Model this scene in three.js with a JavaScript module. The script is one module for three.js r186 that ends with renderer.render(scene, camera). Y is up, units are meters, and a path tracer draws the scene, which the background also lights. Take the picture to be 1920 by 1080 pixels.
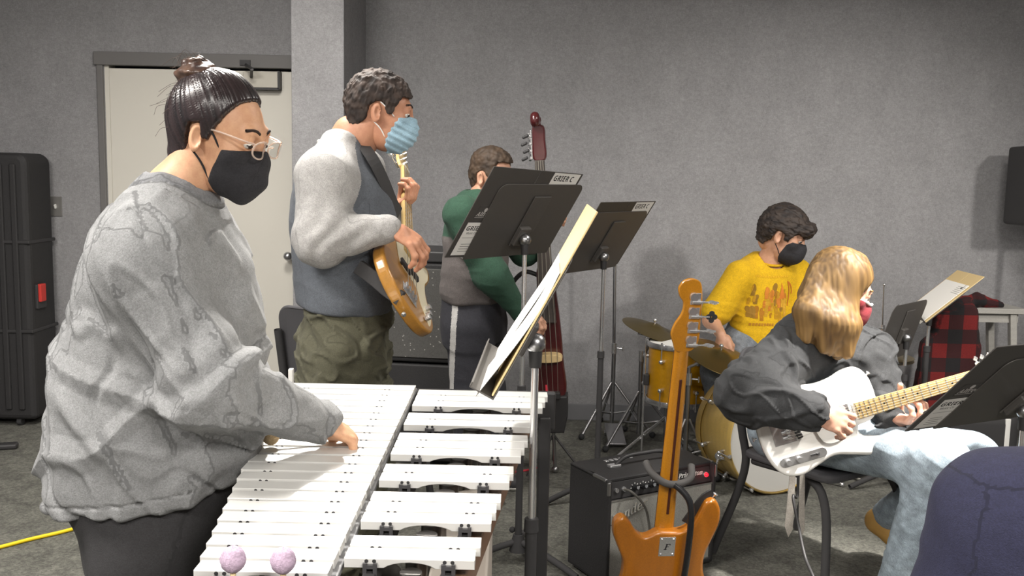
import * as THREE from 'three';
import { RoundedBoxGeometry } from 'three/addons/geometries/RoundedBoxGeometry.js';
import { TextGeometry } from 'three/addons/geometries/TextGeometry.js';
import { DecalGeometry } from 'three/addons/geometries/DecalGeometry.js';
import { FontLoader } from 'three/addons/loaders/FontLoader.js';
import { ImprovedNoise } from 'three/addons/math/ImprovedNoise.js';
import { mergeGeometries } from 'three/addons/utils/BufferGeometryUtils.js';
import { RectAreaLightUniformsLib } from 'three/addons/lights/RectAreaLightUniformsLib.js';

// ------------------------------------------------------------------ camera, light, exposure
const scene = new THREE.Scene();
scene.background = new THREE.Color(0x0a0a0b);
const FOCAL = 1744, PITCH = -Math.atan(210 / FOCAL), ROLL = 0.021, EYE = 1.47;
const camera = new THREE.PerspectiveCamera(2 * Math.atan(540 / FOCAL) * 180 / Math.PI, 16 / 9, 0.05, 60);
camera.position.set(0, EYE, 0);
camera.rotation.set(PITCH, 0, ROLL, 'YXZ');
camera.updateMatrixWorld();
const renderer = new THREE.WebGLRenderer({ antialias: true });
renderer.toneMapping = THREE.LinearToneMapping;
renderer.toneMappingExposure = 1.22;
renderer.shadowMap.enabled = true;
RectAreaLightUniformsLib.init();
const CEILING = 2.95;
// ceiling panels: [x, z, width, depth, intensity]
const PANELS = [
  [-0.95, -3.3, 0.6, 0.6, 46],
  [1.9, -2.9, 0.6, 0.6, 34],
  [-2.0, -1.4, 1.2, 0.6, 40],
  [1.2, 0.9, 1.2, 0.6, 52],
  [-1.3, 1.3, 1.2, 0.6, 52],
];
// track spots: [x, z, aim x, aim y, aim z, intensity, half angle, softness]
const SPOTS = [
  [-0.75, -3.7, -0.3, 0.88, -1.75, 34, 0.3, 0.7],
  [1.9, -2.7, 1.3, 0.75, -3.05, 62, 0.3, 0.8],
  [3.7, -1.3, 1.75, 0.85, -5.4, 28, 0.4, 0.9],
];

// ------------------------------------------------------------------ small helpers
const V = (x, y, z) => new THREE.Vector3(x, y, z);
const R = THREE.MathUtils.degToRad;
function at(px, py, depth) {            // the place that stands at this spot of the picture, `depth` metres into the room
  const d = V((px - 960) / FOCAL, -(py - 540) / FOCAL, -1).transformDirection(camera.matrixWorld);
  return camera.position.clone().addScaledVector(d, -depth / d.z);
}
function atHeight(px, py, h) {
  const d = V((px - 960) / FOCAL, -(py - 540) / FOCAL, -1).transformDirection(camera.matrixWorld);
  return camera.position.clone().addScaledVector(d, (h - EYE) / d.y);
}
let seed = 7;
const rnd = () => { seed = (seed * 1664525 + 1013904223) >>> 0; return seed / 4294967296; };
const perlin = new ImprovedNoise();
const noise = (x, y, z) => perlin.noise(x + 31.7, y + 17.3, z + 11.9);
const taken = new Map();
function numbered(name) {
  const n = taken.get(name) ?? 0; taken.set(name, n + 1);
  return n ? name + '_' + String(n).padStart(3, '0') : name;
}
function tag(o, label, category, group) {
  o.userData.label = label; o.userData.category = category;
  if (group) o.userData.group = group;
  return o;
}
function thing(name, label, category, pos = [0, 0, 0], turn = 0, group) {
  const o = new THREE.Group(); o.name = numbered(name); scene.add(o);
  o.position.set(...pos); o.rotation.y = turn;
  return tag(o, label, category, group);
}
function clean(g) {
  let q = g.index ? g.toNonIndexed() : g;
  for (const k of Object.keys(q.attributes)) if (!['position', 'normal', 'uv', 'color'].includes(k)) q.deleteAttribute(k);
  if (!q.attributes.normal) q.computeVertexNormals();
  if (!q.attributes.uv) q.setAttribute('uv', new THREE.BufferAttribute(new Float32Array(q.attributes.position.count * 2), 2));
  return q;
}
function metric(g) {                    // uv in metres, projected along the main direction of each normal
  const p = g.attributes.position, n = g.attributes.normal, uv = new Float32Array(p.count * 2);
  for (let i = 0; i < p.count; i++) {
    const ax = Math.abs(n.getX(i)), ay = Math.abs(n.getY(i)), az = Math.abs(n.getZ(i));
    if (az >= ax && az >= ay) { uv[2 * i] = p.getX(i); uv[2 * i + 1] = p.getY(i); }
    else if (ax >= ay) { uv[2 * i] = p.getZ(i); uv[2 * i + 1] = p.getY(i); }
    else { uv[2 * i] = p.getX(i); uv[2 * i + 1] = p.getZ(i); }
  }
  g.setAttribute('uv', new THREE.BufferAttribute(uv, 2));
  return g;
}
function part(parent, name, geos, mat, keepUV) {
  const list = (Array.isArray(geos) ? geos : [geos]).map(clean);
  const g = list.length > 1 ? mergeGeometries(list) : list[0];
  if (!keepUV) metric(g);
  const m = new THREE.Mesh(g, mat); m.name = parent === scene ? numbered(name) : name;
  m.castShadow = m.receiveShadow = true;
  parent.add(m);
  return m;
}
function whole(name, label, category, geos, mat, pos = [0, 0, 0], turn = 0, group, keepUV) {   // a thing that is one mesh
  const m = part(scene, name, geos, mat, keepUV);
  m.position.set(...pos); m.rotation.y = turn;
  return tag(m, label, category, group);
}
function struct(name, geos, mat, parent = scene) {
  const m = part(parent, name, geos, mat);
  if (parent === scene) m.userData.kind = 'structure';
  return m;
}
function xf(g, pos = [0, 0, 0], rot = [0, 0, 0], sc = [1, 1, 1]) {
  const m = new THREE.Matrix4().compose(V(...pos), new THREE.Quaternion().setFromEuler(new THREE.Euler(...rot)), V(...sc));
  return g.applyMatrix4(m);
}
function bx(w, h, d, x = 0, y = 0, z = 0, r = 0, rot = [0, 0, 0]) {
  const g = r ? new RoundedBoxGeometry(w, h, d, 2, Math.min(r, w / 2.01, h / 2.01, d / 2.01)) : new THREE.BoxGeometry(w, h, d);
  return xf(g, [x, y, z], rot);
}
function rod(a, b, r1, r2 = r1, n = 12) {
  a = Array.isArray(a) ? V(...a) : a; b = Array.isArray(b) ? V(...b) : b;
  const d = b.clone().sub(a), g = new THREE.CylinderGeometry(r2, r1, d.length(), n);
  return g.applyQuaternion(new THREE.Quaternion().setFromUnitVectors(V(0, 1, 0), d.clone().normalize())).translate((a.x + b.x) / 2, (a.y + b.y) / 2, (a.z + b.z) / 2);
}
function tube(pts, r, n = 40, k = 8, closed = false) {
  return new THREE.TubeGeometry(new THREE.CatmullRomCurve3(pts.map((p) => Array.isArray(p) ? V(...p) : p), closed, 'centripetal'), n, r, k, closed);
}
function ball(r, x = 0, y = 0, z = 0, n = 16) { return new THREE.SphereGeometry(r, n, Math.max(8, n * 0.7 | 0)).translate(x, y, z); }
function lathe(pts, n = 32) { return new THREE.LatheGeometry(pts.map((p) => new THREE.Vector2(...p)), n); }
function outline(pts, smooth = true) {
  const s = new THREE.Shape();
  if (!smooth) { s.setFromPoints(pts.map((p) => new THREE.Vector2(...p))); return s; }
  const c = new THREE.CatmullRomCurve3(pts.map((p) => V(p[0], p[1], 0)), true, 'centripetal');
  s.setFromPoints(c.getPoints(pts.length * 5).slice(0, -1).map((p) => new THREE.Vector2(p.x, p.y)));
  return s;
}
function roundRect(w, h, r, x = 0, y = 0) {     // r: one radius or [bottom left, bottom right, top right, top left]
  const [a, b, c, d] = Array.isArray(r) ? r : [r, r, r, r], s = new THREE.Shape(), l = x - w / 2, t = y + h / 2, R2 = x + w / 2, bo = y - h / 2;
  s.moveTo(l + a, bo); s.lineTo(R2 - b, bo); if (b) s.absarc(R2 - b, bo + b, b, -Math.PI / 2, 0);
  s.lineTo(R2, t - c); if (c) s.absarc(R2 - c, t - c, c, 0, Math.PI / 2);
  s.lineTo(l + d, t); if (d) s.absarc(l + d, t - d, d, Math.PI / 2, Math.PI);
  s.lineTo(l, bo + a); if (a) s.absarc(l + a, bo + a, a, Math.PI, Math.PI * 1.5);
  return s;
}
function ext(shape, depth, bevel = 0, seg = 2) {
  return new THREE.ExtrudeGeometry(shape, { depth: depth - 2 * bevel, bevelEnabled: bevel > 0, bevelSize: bevel, bevelThickness: bevel, bevelOffset: -bevel, bevelSegments: seg, curveSegments: 10 }).translate(0, 0, bevel);
}

// ------------------------------------------------------------------ computed textures and materials
function dataTex(n, fn, repeat = [1, 1], srgb = true) {
  const d = new Uint8Array(n * n * 4);
  for (let y = 0; y < n; y++) for (let x = 0; x < n; x++) {
    const c = fn(x / n, y / n, x, y), o = (y * n + x) * 4;
    for (let k = 0; k < 3; k++) d[o + k] = Math.max(0, Math.min(255, (Array.isArray(c) ? c[k] : c) * 255));
    d[o + 3] = 255;
  }
  const t = new THREE.DataTexture(d, n, n);
  t.wrapS = t.wrapT = THREE.RepeatWrapping; t.magFilter = THREE.LinearFilter; t.minFilter = THREE.LinearMipmapLinearFilter; t.generateMipmaps = true;
  if (srgb) t.colorSpace = THREE.SRGBColorSpace;
  t.repeat.set(...repeat); t.needsUpdate = true;
  return t;
}
const hash2 = (x, y) => { let h = (x * 374761393 + y * 668265263) | 0; h = Math.imul(h ^ (h >>> 13), 1274126177); return ((h ^ (h >>> 16)) >>> 0) / 4294967296; };
function tileNoise(u, v, f, s = 0) {    // value noise that repeats over the unit square
  const x = u * f, y = v * f, xi = Math.floor(x), yi = Math.floor(y), fx = x - xi, fy = y - yi, sx = fx * fx * (3 - 2 * fx), sy = fy * fy * (3 - 2 * fy);
  const h = (a, b) => hash2(((a % f) + f) % f + s * 131, ((b % f) + f) % f + s * 57);
  return (h(xi, yi) * (1 - sx) + h(xi + 1, yi) * sx) * (1 - sy) + (h(xi, yi + 1) * (1 - sx) + h(xi + 1, yi + 1) * sx) * sy;
}
const T = {};
T.weave = dataTex(512, (u, v, x, y) => {
  const a = tileNoise(u, v, 256) * 0.5 + tileNoise(u * 1, v, 64, 2) * 0.3 + hash2(x >> 3, y) * 0.22 + hash2(x, (y >> 3) + 77) * 0.2;
  return 0.86 + 0.2 * (a - 0.6) + 0.04 * (tileNoise(u, v, 9, 5) - 0.5);
}, [1.1, 1.1]);
T.weaveBump = dataTex(256, (u, v, x, y) => 0.5 + 0.5 * (tileNoise(u, v, 128) * 0.6 + hash2(x >> 2, y) * 0.4 - 0.5), [4, 4], false);
T.carpet = dataTex(512, (u, v, x, y) => {
  const a = hash2(x, y) * 0.35 + tileNoise(u, v, 128, 3) * 0.4 + tileNoise(u, v, 24, 4) * 0.25;
  return 0.62 + 0.5 * (a - 0.45) + (hash2(x + 9, y + 3) > 0.994 ? 0.22 : 0);
}, [0.9, 0.9]);
T.carpetBump = dataTex(256, (u, v, x, y) => hash2(x, y) * 0.5 + tileNoise(u, v, 64, 6) * 0.5, [3, 3], false);
T.cloth = dataTex(256, (u, v, x, y) => 0.86 + 0.16 * (tileNoise(u, v, 128, 8) - 0.5) + 0.05 * (tileNoise(u, v, 20, 9) - 0.5) + 0.08 * (hash2(x, y) - 0.5), [5, 5]);
T.clothBump = dataTex(256, (u, v, x, y) => 0.5 * tileNoise(u, v, 128, 10) + 0.5 * hash2(x >> 1, y >> 1), [8, 8], false);
T.denim = dataTex(256, (u, v, x, y) => 0.8 + 0.22 * (hash2(x + y, y >> 2) - 0.5) + 0.18 * (tileNoise(u, v, 12, 11) - 0.5), [4, 4]);
T.wood = dataTex(512, (u, v) => {
  const w = v + 0.03 * (tileNoise(u, v, 6, 12) - 0.5);
  const g = 0.5 + 0.5 * Math.sin(w * 2 * Math.PI * 14 + 4 * tileNoise(u, v, 4, 13));
  return 0.88 + 0.045 * g * tileNoise(u, v, 8, 14) + 0.08 * (tileNoise(u, v * 1, 256, 15) - 0.5);
}, [2, 2]);
T.grille = dataTex(128, (u, v, x, y) => { const a = ((x >> 2) + (y >> 2)) % 2 ? 0.78 : 0.55; return a + 0.18 * (hash2(x >> 1, y >> 1) - 0.5); }, [14, 14]);
T.tolex = dataTex(256, (u, v, x, y) => tileNoise(u, v, 64, 16) * 0.6 + tileNoise(u, v, 128, 17) * 0.4, [8, 8], false);
T.skin = dataTex(256, (u, v) => { const a = tileNoise(u, v, 20, 18) - 0.5, b = tileNoise(u, v, 90, 19) - 0.5; return [0.93 + 0.05 * a + 0.03 * b, 0.9 + 0.08 * a + 0.05 * b, 0.88 + 0.08 * a + 0.05 * b]; }, [5, 5]);
T.plaid = dataTex(256, (u, v, x, y) => {
  const a = (Math.floor(u * 4) % 2), b = (Math.floor(v * 4) % 2), n = 0.85 + 0.3 * (hash2(x, y) - 0.5);
  const c = a && b ? [0.5, 0.12, 0.12] : a || b ? [0.24, 0.09, 0.1] : [0.13, 0.12, 0.13];
  return c.map((k) => k * n);
}, [3.2, 3.2]);
T.sparkle = dataTex(256, (u, v, x, y) => { const s = hash2(x >> 1, y >> 1); return 0.42 + 0.08 * (hash2(x, y) - 0.5) + (s > 0.988 ? 0.5 : 0); }, [1.6, 1.6]);
function mat(color, rough = 0.6, metal = 0, o = {}) {
  return new THREE.MeshPhysicalMaterial({ color, roughness: rough, metalness: metal, ...o });
}
const cloth = (color, o = {}) => mat(color, 0.92, 0, { map: T.cloth, bumpMap: T.clothBump, bumpScale: 0.0006, sheen: 0.25, sheenRoughness: 0.6, sheenColor: new THREE.Color(0x888888), ...o });
const M = {
  wall: mat(0xa8a7a9, 0.97, 0, { map: T.weave, bumpMap: T.weaveBump, bumpScale: 0.0012 }),
  wallSmooth: mat(0x9a999d, 0.95, 0, { map: T.weave }),
  ceiling: mat(0xb9b9b7, 0.95),
  carpet: mat(0x9a998f, 1, 0, { map: T.carpet, bumpMap: T.carpetBump, bumpScale: 0.003 }),
  base: mat(0x77777a, 0.7),
  door: mat(0xd9d5cb, 0.55),
  doorFrame: mat(0x6f6d6c, 0.6),
  black: mat(0x343334, 0.5),
  blackGloss: mat(0x222224, 0.25),
  blackMatte: mat(0x3a393a, 0.85),
  tolex: mat(0x2a292a, 0.65, 0, { bumpMap: T.tolex, bumpScale: 0.0008 }),
  stand: mat(0x565350, 0.5, 0.15),
  chrome: mat(0xdededf, 0.24, 0.85),
  steel: mat(0xb4b4b6, 0.32, 1),
  bar: mat(0xdad9d6, 0.36, 0.2),
  string: mat(0xcfcac0, 0.3, 0.9),
  rubber: mat(0x333334, 0.85),
  white: mat(0xeeede9, 0.6),
  paper: mat(0xf1efe9, 0.9),
  manila: mat(0xd9c08e, 0.85),
};

// ------------------------------------------------------------------ signed distance fields -> meshes (for bodies, cloth, hair)
const smin = (a, b, k) => { if (k <= 0) return Math.min(a, b); const h = Math.max(k - Math.abs(a - b), 0) / k; return Math.min(a, b) - h * h * k * 0.25; };
const smax = (a, b, k) => -smin(-a, -b, k);
const P3 = (p) => Array.isArray(p) ? p : [p.x, p.y, p.z];
function boxed(f, lo, hi) { f.lo = lo; f.hi = hi; return f; }
function cap(a, b, ra, rb = ra) {
  a = P3(a); b = P3(b);
  const dx = b[0] - a[0], dy = b[1] - a[1], dz = b[2] - a[2], l2 = dx * dx + dy * dy + dz * dz || 1e-9, m = Math.max(ra, rb);
  return boxed((x, y, z) => {
    const px = x - a[0], py = y - a[1], pz = z - a[2], t = Math.max(0, Math.min(1, (px * dx + py * dy + pz * dz) / l2));
    const qx = px - t * dx, qy = py - t * dy, qz = pz - t * dz;
    return Math.sqrt(qx * qx + qy * qy + qz * qz) - (ra + (rb - ra) * t);
  }, a.map((v, i) => Math.min(v, b[i]) - m), a.map((v, i) => Math.max(v, b[i]) + m));
}
function ell(c, r, rot) {
  c = P3(c);
  const q = rot ? new THREE.Matrix4().makeRotationFromEuler(new THREE.Euler(...rot)).transpose().elements : null, m = Math.max(...r);
  return boxed((x, y, z) => {
    let px = x - c[0], py = y - c[1], pz = z - c[2];
    if (q) { const a = q[0] * px + q[4] * py + q[8] * pz, b = q[1] * px + q[5] * py + q[9] * pz, d = q[2] * px + q[6] * py + q[10] * pz; px = a; py = b; pz = d; }
    const ax = px / r[0], ay = py / r[1], az = pz / r[2], k0 = Math.sqrt(ax * ax + ay * ay + az * az);
    if (k0 < 1e-6) return -Math.min(...r);
    const bx2 = ax / r[0], by = ay / r[1], bz = az / r[2];
    return k0 * (k0 - 1) / Math.sqrt(bx2 * bx2 + by * by + bz * bz);
  }, c.map((v) => v - m), c.map((v) => v + m));
}
// rings stacked in y: [y, x back, x front, z centre, z half width]
function loft(rings, round = 0.01) {
  rings = rings.slice().sort((a, b) => a[0] - b[0]);
  const n = rings.length, y0 = rings[0][0], y1 = rings[n - 1][0];
  const cm = (a, b, c, d, t) => 0.5 * (2 * b + (c - a) * t + (2 * a - 5 * b + 4 * c - d) * t * t + (3 * b - a - 3 * c + d) * t * t * t);
  const lo = [Math.min(...rings.map((r) => r[1])), y0, Math.min(...rings.map((r) => r[3] - r[4]))].map((v) => v - 0.02);
  const hi = [Math.max(...rings.map((r) => r[2])), y1, Math.max(...rings.map((r) => r[3] + r[4]))].map((v) => v + 0.02);
  return boxed((x, y, z) => {
    const yy = Math.max(y0, Math.min(y1, y));
    let i = 0; while (i < n - 2 && yy > rings[i + 1][0]) i++;
    const a = rings[Math.max(0, i - 1)], b = rings[i], c = rings[i + 1], d = rings[Math.min(n - 1, i + 2)], t = (yy - b[0]) / (c[0] - b[0]);
    const xb = cm(a[1], b[1], c[1], d[1], t), xf2 = cm(a[2], b[2], c[2], d[2], t), zc = cm(a[3], b[3], c[3], d[3], t), rz = Math.max(0.004, cm(a[4], b[4], c[4], d[4], t));
    const rx = Math.max(0.004, (xf2 - xb) / 2), px = (x - (xb + xf2) / 2) / rx, pz = (z - zc) / rz, k0 = Math.sqrt(px * px + pz * pz);
    const e = k0 < 1e-5 ? -Math.min(rx, rz) : k0 * (k0 - 1) / Math.sqrt(px * px / (rx * rx) + pz * pz / (rz * rz));
    const v = Math.abs(y - (y0 + y1) / 2) - (y1 - y0) / 2;
    return smax(e * 0.88, v, round);
  }, lo, hi);
}
function uni(...fs) {                   // numbers between the fields set the smoothness from there on
  let k = 0.03; const list = [];
  for (const f of fs) if (typeof f === 'number') k = f; else list.push([f, k]);
  const lo = [0, 1, 2].map((i) => Math.min(...list.map((l) => l[0].lo[i]))), hi = [0, 1, 2].map((i) => Math.max(...list.map((l) => l[0].hi[i])));
  return boxed((x, y, z) => { let d = 1e3; for (const [f, q] of list) d = smin(d, f(x, y, z), q); return d; }, lo, hi);
}
const cut = (f, g, k = 0.006) => boxed((x, y, z) => smax(f(x, y, z), -g(x, y, z), k), f.lo, f.hi);
const both = (f, g, k = 0.004) => boxed((x, y, z) => smax(f(x, y, z), g(x, y, z), k), f.lo, f.hi);
const grow = (f, r) => boxed((x, y, z) => f(x, y, z) - r, f.lo.map((v) => v - r), f.hi.map((v) => v + r));
const bump = (f, h, pad = 0.015) => boxed((x, y, z) => { const d = f(x, y, z); return d > 0.08 || d < -0.08 ? d : d - h(x, y, z); }, f.lo.map((v) => v - pad), f.hi.map((v) => v + pad));
const half = (n, p) => { const l = Math.hypot(...n); return boxed((x, y, z) => ((x - p[0]) * n[0] + (y - p[1]) * n[1] + (z - p[2]) * n[2]) / l, [-9, -9, -9], [9, 9, 9]); };   // inside: behind the plane
function turned(f, ang, pivot) {        // rotate a field about the vertical through pivot
  const c = Math.cos(ang), s = Math.sin(ang), [px, , pz] = P3(pivot), r = Math.max(...[f.lo, f.hi].flatMap((q) => [Math.abs(q[0] - px), Math.abs(q[2] - pz)])) * 1.2;
  return boxed((x, y, z) => { const a = x - px, b = z - pz; return f(px + a * c - b * s, y, pz + a * s + b * c); }, [px - r, f.lo[1], pz - r], [px + r, f.hi[1], pz + r]);
}
function prism(poly) {                  // endless prism along z over a polygon in x, y
  return boxed((x, y) => {
    let d = 1e9, s = 1;
    for (let i = 0, j = poly.length - 1; i < poly.length; j = i++) {
      const ex = poly[j][0] - poly[i][0], ey = poly[j][1] - poly[i][1], wx = x - poly[i][0], wy = y - poly[i][1], t = Math.max(0, Math.min(1, (wx * ex + wy * ey) / (ex * ex + ey * ey)));
      const bx2 = wx - ex * t, by = wy - ey * t; d = Math.min(d, bx2 * bx2 + by * by);
      const c1 = y >= poly[i][1], c2 = y < poly[j][1], c3 = ex * wy > ey * wx;
      if ((c1 && c2 && c3) || (!c1 && !c2 && !c3)) s = -s;
    }
    return s * Math.sqrt(d);
  }, [-9, -9, -9], [9, 9, 9]);
}
function polygonise(f, cell, pad = 0.012) {   // surface nets on a grid that is filled only near the surface
  const lo = f.lo.map((v) => v - pad), dim = f.hi.map((v, i) => Math.ceil((v + pad - lo[i]) / cell) + 2), B = 6, [nx, ny, nz] = dim, g = new Float32Array(nx * ny * nz).fill(1e3);
  const reach = B * cell * 0.95 + 0.03;
  const id = (x, y, z) => (z * ny + y) * nx + x;
  const blocks = [];
  for (let z = 0; z < nz; z += B) for (let y = 0; y < ny; y += B) for (let x = 0; x < nx; x += B) {
    const d = f(lo[0] + (x + B / 2) * cell, lo[1] + (y + B / 2) * cell, lo[2] + (z + B / 2) * cell);
    const far = Math.abs(d) > reach;
    for (let k = z; k < Math.min(z + B, nz); k++) for (let j = y; j < Math.min(y + B, ny); j++) for (let i = x; i < Math.min(x + B, nx); i++)
      g[id(i, j, k)] = far ? d : f(lo[0] + i * cell, lo[1] + j * cell, lo[2] + k * cell);
    if (!far) blocks.push([x, y, z]);
  }
  const vid = new Map(), pos = [], idx = [], v = new Float32Array(8);
  const corner = [[0, 0, 0], [1, 0, 0], [0, 1, 0], [1, 1, 0], [0, 0, 1], [1, 0, 1], [0, 1, 1], [1, 1, 1]], edges = [[0, 1], [2, 3], [4, 5], [6, 7], [0, 2], [1, 3], [4, 6], [5, 7], [0, 4], [1, 5], [2, 6], [3, 7]];
  const each = (fn) => { for (const [x, y, z] of blocks) for (let k = z; k < Math.min(z + B, nz - 1); k++) for (let j = y; j < Math.min(y + B, ny - 1); j++) for (let i = x; i < Math.min(x + B, nx - 1); i++) fn(i, j, k); };
  each((i, j, k) => {
    let m = 0;
    for (let c = 0; c < 8; c++) { v[c] = g[id(i + corner[c][0], j + corner[c][1], k + corner[c][2])]; if (v[c] < 0) m++; }
    if (m === 0 || m === 8) return;
    let sx = 0, sy = 0, sz = 0, n = 0;
    for (const [a, b] of edges) if ((v[a] < 0) !== (v[b] < 0)) {
      const t = v[a] / (v[a] - v[b]); n++;
      sx += corner[a][0] + (corner[b][0] - corner[a][0]) * t; sy += corner[a][1] + (corner[b][1] - corner[a][1]) * t; sz += corner[a][2] + (corner[b][2] - corner[a][2]) * t;
    }
    vid.set(id(i, j, k), pos.length / 3);
    pos.push(lo[0] + (i + sx / n) * cell, lo[1] + (j + sy / n) * cell, lo[2] + (k + sz / n) * cell);
  });
  const quad = (a, b, c, d, flip) => { if (a === undefined || b === undefined || c === undefined || d === undefined) return; if (flip) idx.push(a, c, b, a, d, c); else idx.push(a, b, c, a, c, d); };
  each((i, j, k) => {
    const s = g[id(i, j, k)] < 0;
    if (j && k) { const e = g[id(i + 1, j, k)] < 0; if (s !== e) quad(vid.get(id(i, j - 1, k - 1)), vid.get(id(i, j, k - 1)), vid.get(id(i, j, k)), vid.get(id(i, j - 1, k)), !s); }
    if (i && k) { const e = g[id(i, j + 1, k)] < 0; if (s !== e) quad(vid.get(id(i - 1, j, k - 1)), vid.get(id(i - 1, j, k)), vid.get(id(i, j, k)), vid.get(id(i, j, k - 1)), !s); }
    if (i && j) { const e = g[id(i, j, k + 1)] < 0; if (s !== e) quad(vid.get(id(i - 1, j - 1, k)), vid.get(id(i, j - 1, k)), vid.get(id(i, j, k)), vid.get(id(i - 1, j, k)), !s); }
  });
  const nor = new Float32Array(pos.length), h = cell * 0.4;
  for (let q = 0; q < pos.length; q += 3) {
    let [x, y, z] = [pos[q], pos[q + 1], pos[q + 2]], gx, gy, gz;
    for (let it = 0; it < 2; it++) {
      const d = f(x, y, z);
      gx = (f(x + h, y, z) - f(x - h, y, z)) / (2 * h); gy = (f(x, y + h, z) - f(x, y - h, z)) / (2 * h); gz = (f(x, y, z + h) - f(x, y, z - h)) / (2 * h);
      const l2 = gx * gx + gy * gy + gz * gz || 1e-9;
      if (it === 0) { const s = Math.max(-cell * 0.6, Math.min(cell * 0.6, d / Math.max(l2, 0.3))); const l = 1; x -= gx * s * l; y -= gy * s * l; z -= gz * s * l; }
    }
    pos[q] = x; pos[q + 1] = y; pos[q + 2] = z;
    const l = Math.hypot(gx, gy, gz) || 1; nor[q] = gx / l; nor[q + 1] = gy / l; nor[q + 2] = gz / l;
  }
  const geo = new THREE.BufferGeometry();
  geo.setAttribute('position', new THREE.BufferAttribute(new Float32Array(pos), 3));
  geo.setAttribute('normal', new THREE.BufferAttribute(nor, 3));
  geo.setIndex(idx);
  return metric(geo);
}
function sculpt(parent, name, f, cell, material, o = {}) {      // field in world coordinates -> a part of `parent` (or a list of fields with one material)
  const gs = (Array.isArray(f) ? f : [f]).map((q) => q.isBufferGeometry ? q : polygonise(q, cell));
  let g = gs.length > 1 ? mergeGeometries(gs) : gs[0];
  if (o.matrix) g.applyMatrix4(o.matrix);
  if (o.tint) {
    const p = g.attributes.position, c = new Float32Array(p.count * 3);
    for (let i = 0; i < p.count; i++) c.set(o.tint(p.getX(i), p.getY(i), p.getZ(i)), i * 3);
    g.setAttribute('color', new THREE.BufferAttribute(c, 3));
  }
  if (parent !== scene) { parent.updateMatrixWorld(); g.applyMatrix4(parent.matrixWorld.clone().invert()); }
  const m = new THREE.Mesh(g, material); m.name = parent === scene ? numbered(name) : name;
  m.castShadow = m.receiveShadow = true; parent.add(m);
  return m;
}
function splitBy(g, test) {             // two geometries: where test(centroid) holds, and the rest
  const p = g.attributes.position, a = [], b = [], ix = g.index.array;
  for (let i = 0; i < ix.length; i += 3) {
    const c = [0, 1, 2].map((k) => (p.getComponent(ix[i], k) + p.getComponent(ix[i + 1], k) + p.getComponent(ix[i + 2], k)) / 3);
    (test(...c) ? a : b).push(ix[i], ix[i + 1], ix[i + 2]);
  }
  return [a, b].map((list) => { const q = g.clone(); q.setIndex(list); return q; });
}

const ridge = (n, w) => { const q = Math.max(0, 1 - Math.abs(n) / w); return q * q * (3 - 2 * q); };
function placed(f, m) {                 // a field given in a local frame, put into the world
  const inv = m.clone().invert().elements, sc = V(0, 0, 0).setFromMatrixScale(m).x, c = [];
  for (const x of [f.lo[0], f.hi[0]]) for (const y of [f.lo[1], f.hi[1]]) for (const z of [f.lo[2], f.hi[2]]) c.push(V(x, y, z).applyMatrix4(m));
  return boxed((x, y, z) => sc * f(inv[0] * x + inv[4] * y + inv[8] * z + inv[12], inv[1] * x + inv[5] * y + inv[9] * z + inv[13], inv[2] * x + inv[6] * y + inv[10] * z + inv[14]),
    ['x', 'y', 'z'].map((k) => Math.min(...c.map((q) => q[k]))), ['x', 'y', 'z'].map((k) => Math.max(...c.map((q) => q[k]))));
}

// ------------------------------------------------------------------ the room
const X0 = -3.5, X1 = 4.4, ZB = -5.55, ZL = -5.45, ZF = 3.2;
struct('floor', bx(X1 - X0 + 0.4, 0.1, ZF - ZB + 0.4, (X0 + X1) / 2, -0.05, (ZF + ZB) / 2), M.carpet);
struct('ceiling', bx(X1 - X0 + 0.4, 0.1, ZF - ZB + 0.4, (X0 + X1) / 2, CEILING + 0.05, (ZF + ZB) / 2), M.ceiling);
struct('wall_back', bx(X1 + 0.9, CEILING, 0.2, (X1 - 0.9) / 2, CEILING / 2, ZB - 0.1), M.wall);
const DX0 = -2.37, DX1 = -1.24, DTOP = 2.06;
struct('wall_door', [
  bx(DX0 - X0, CEILING, 0.3, (DX0 + X0) / 2, CEILING / 2, ZL - 0.15),
  bx(DX1 - DX0, CEILING - DTOP, 0.3, (DX0 + DX1) / 2, (CEILING + DTOP) / 2, ZL - 0.15),
  bx(-0.9 - DX1, CEILING, 0.3, (-0.9 + DX1) / 2, CEILING / 2, ZL - 0.15)], M.wall);
struct('wall_pier', bx(0.27, CEILING, 0.72, -1.017, CEILING / 2, -4.85 - 0.36, 0.006), M.wall);
struct('wall_left', bx(0.2, CEILING, ZF - ZB + 0.4, X0 - 0.1, CEILING / 2, (ZF + ZB) / 2), M.wallSmooth);
struct('wall_right', bx(0.2, CEILING, ZF - ZB + 0.4, X1 + 0.1, CEILING / 2, (ZF + ZB) / 2), M.wallSmooth);
struct('wall_front', bx(X1 - X0, CEILING, 0.2, (X0 + X1) / 2, CEILING / 2, ZF + 0.1), M.wallSmooth);
struct('baseboard_back', bx(X1 + 0.88, 0.1, 0.014, (X1 - 0.88) / 2, 0.05, ZB + 0.007, 0.003), M.base);
struct('baseboard_left', bx(DX0 - 0.06 - X0, 0.1, 0.014, (DX0 - 0.06 + X0) / 2, 0.05, ZL + 0.007, 0.003), M.base);
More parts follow.
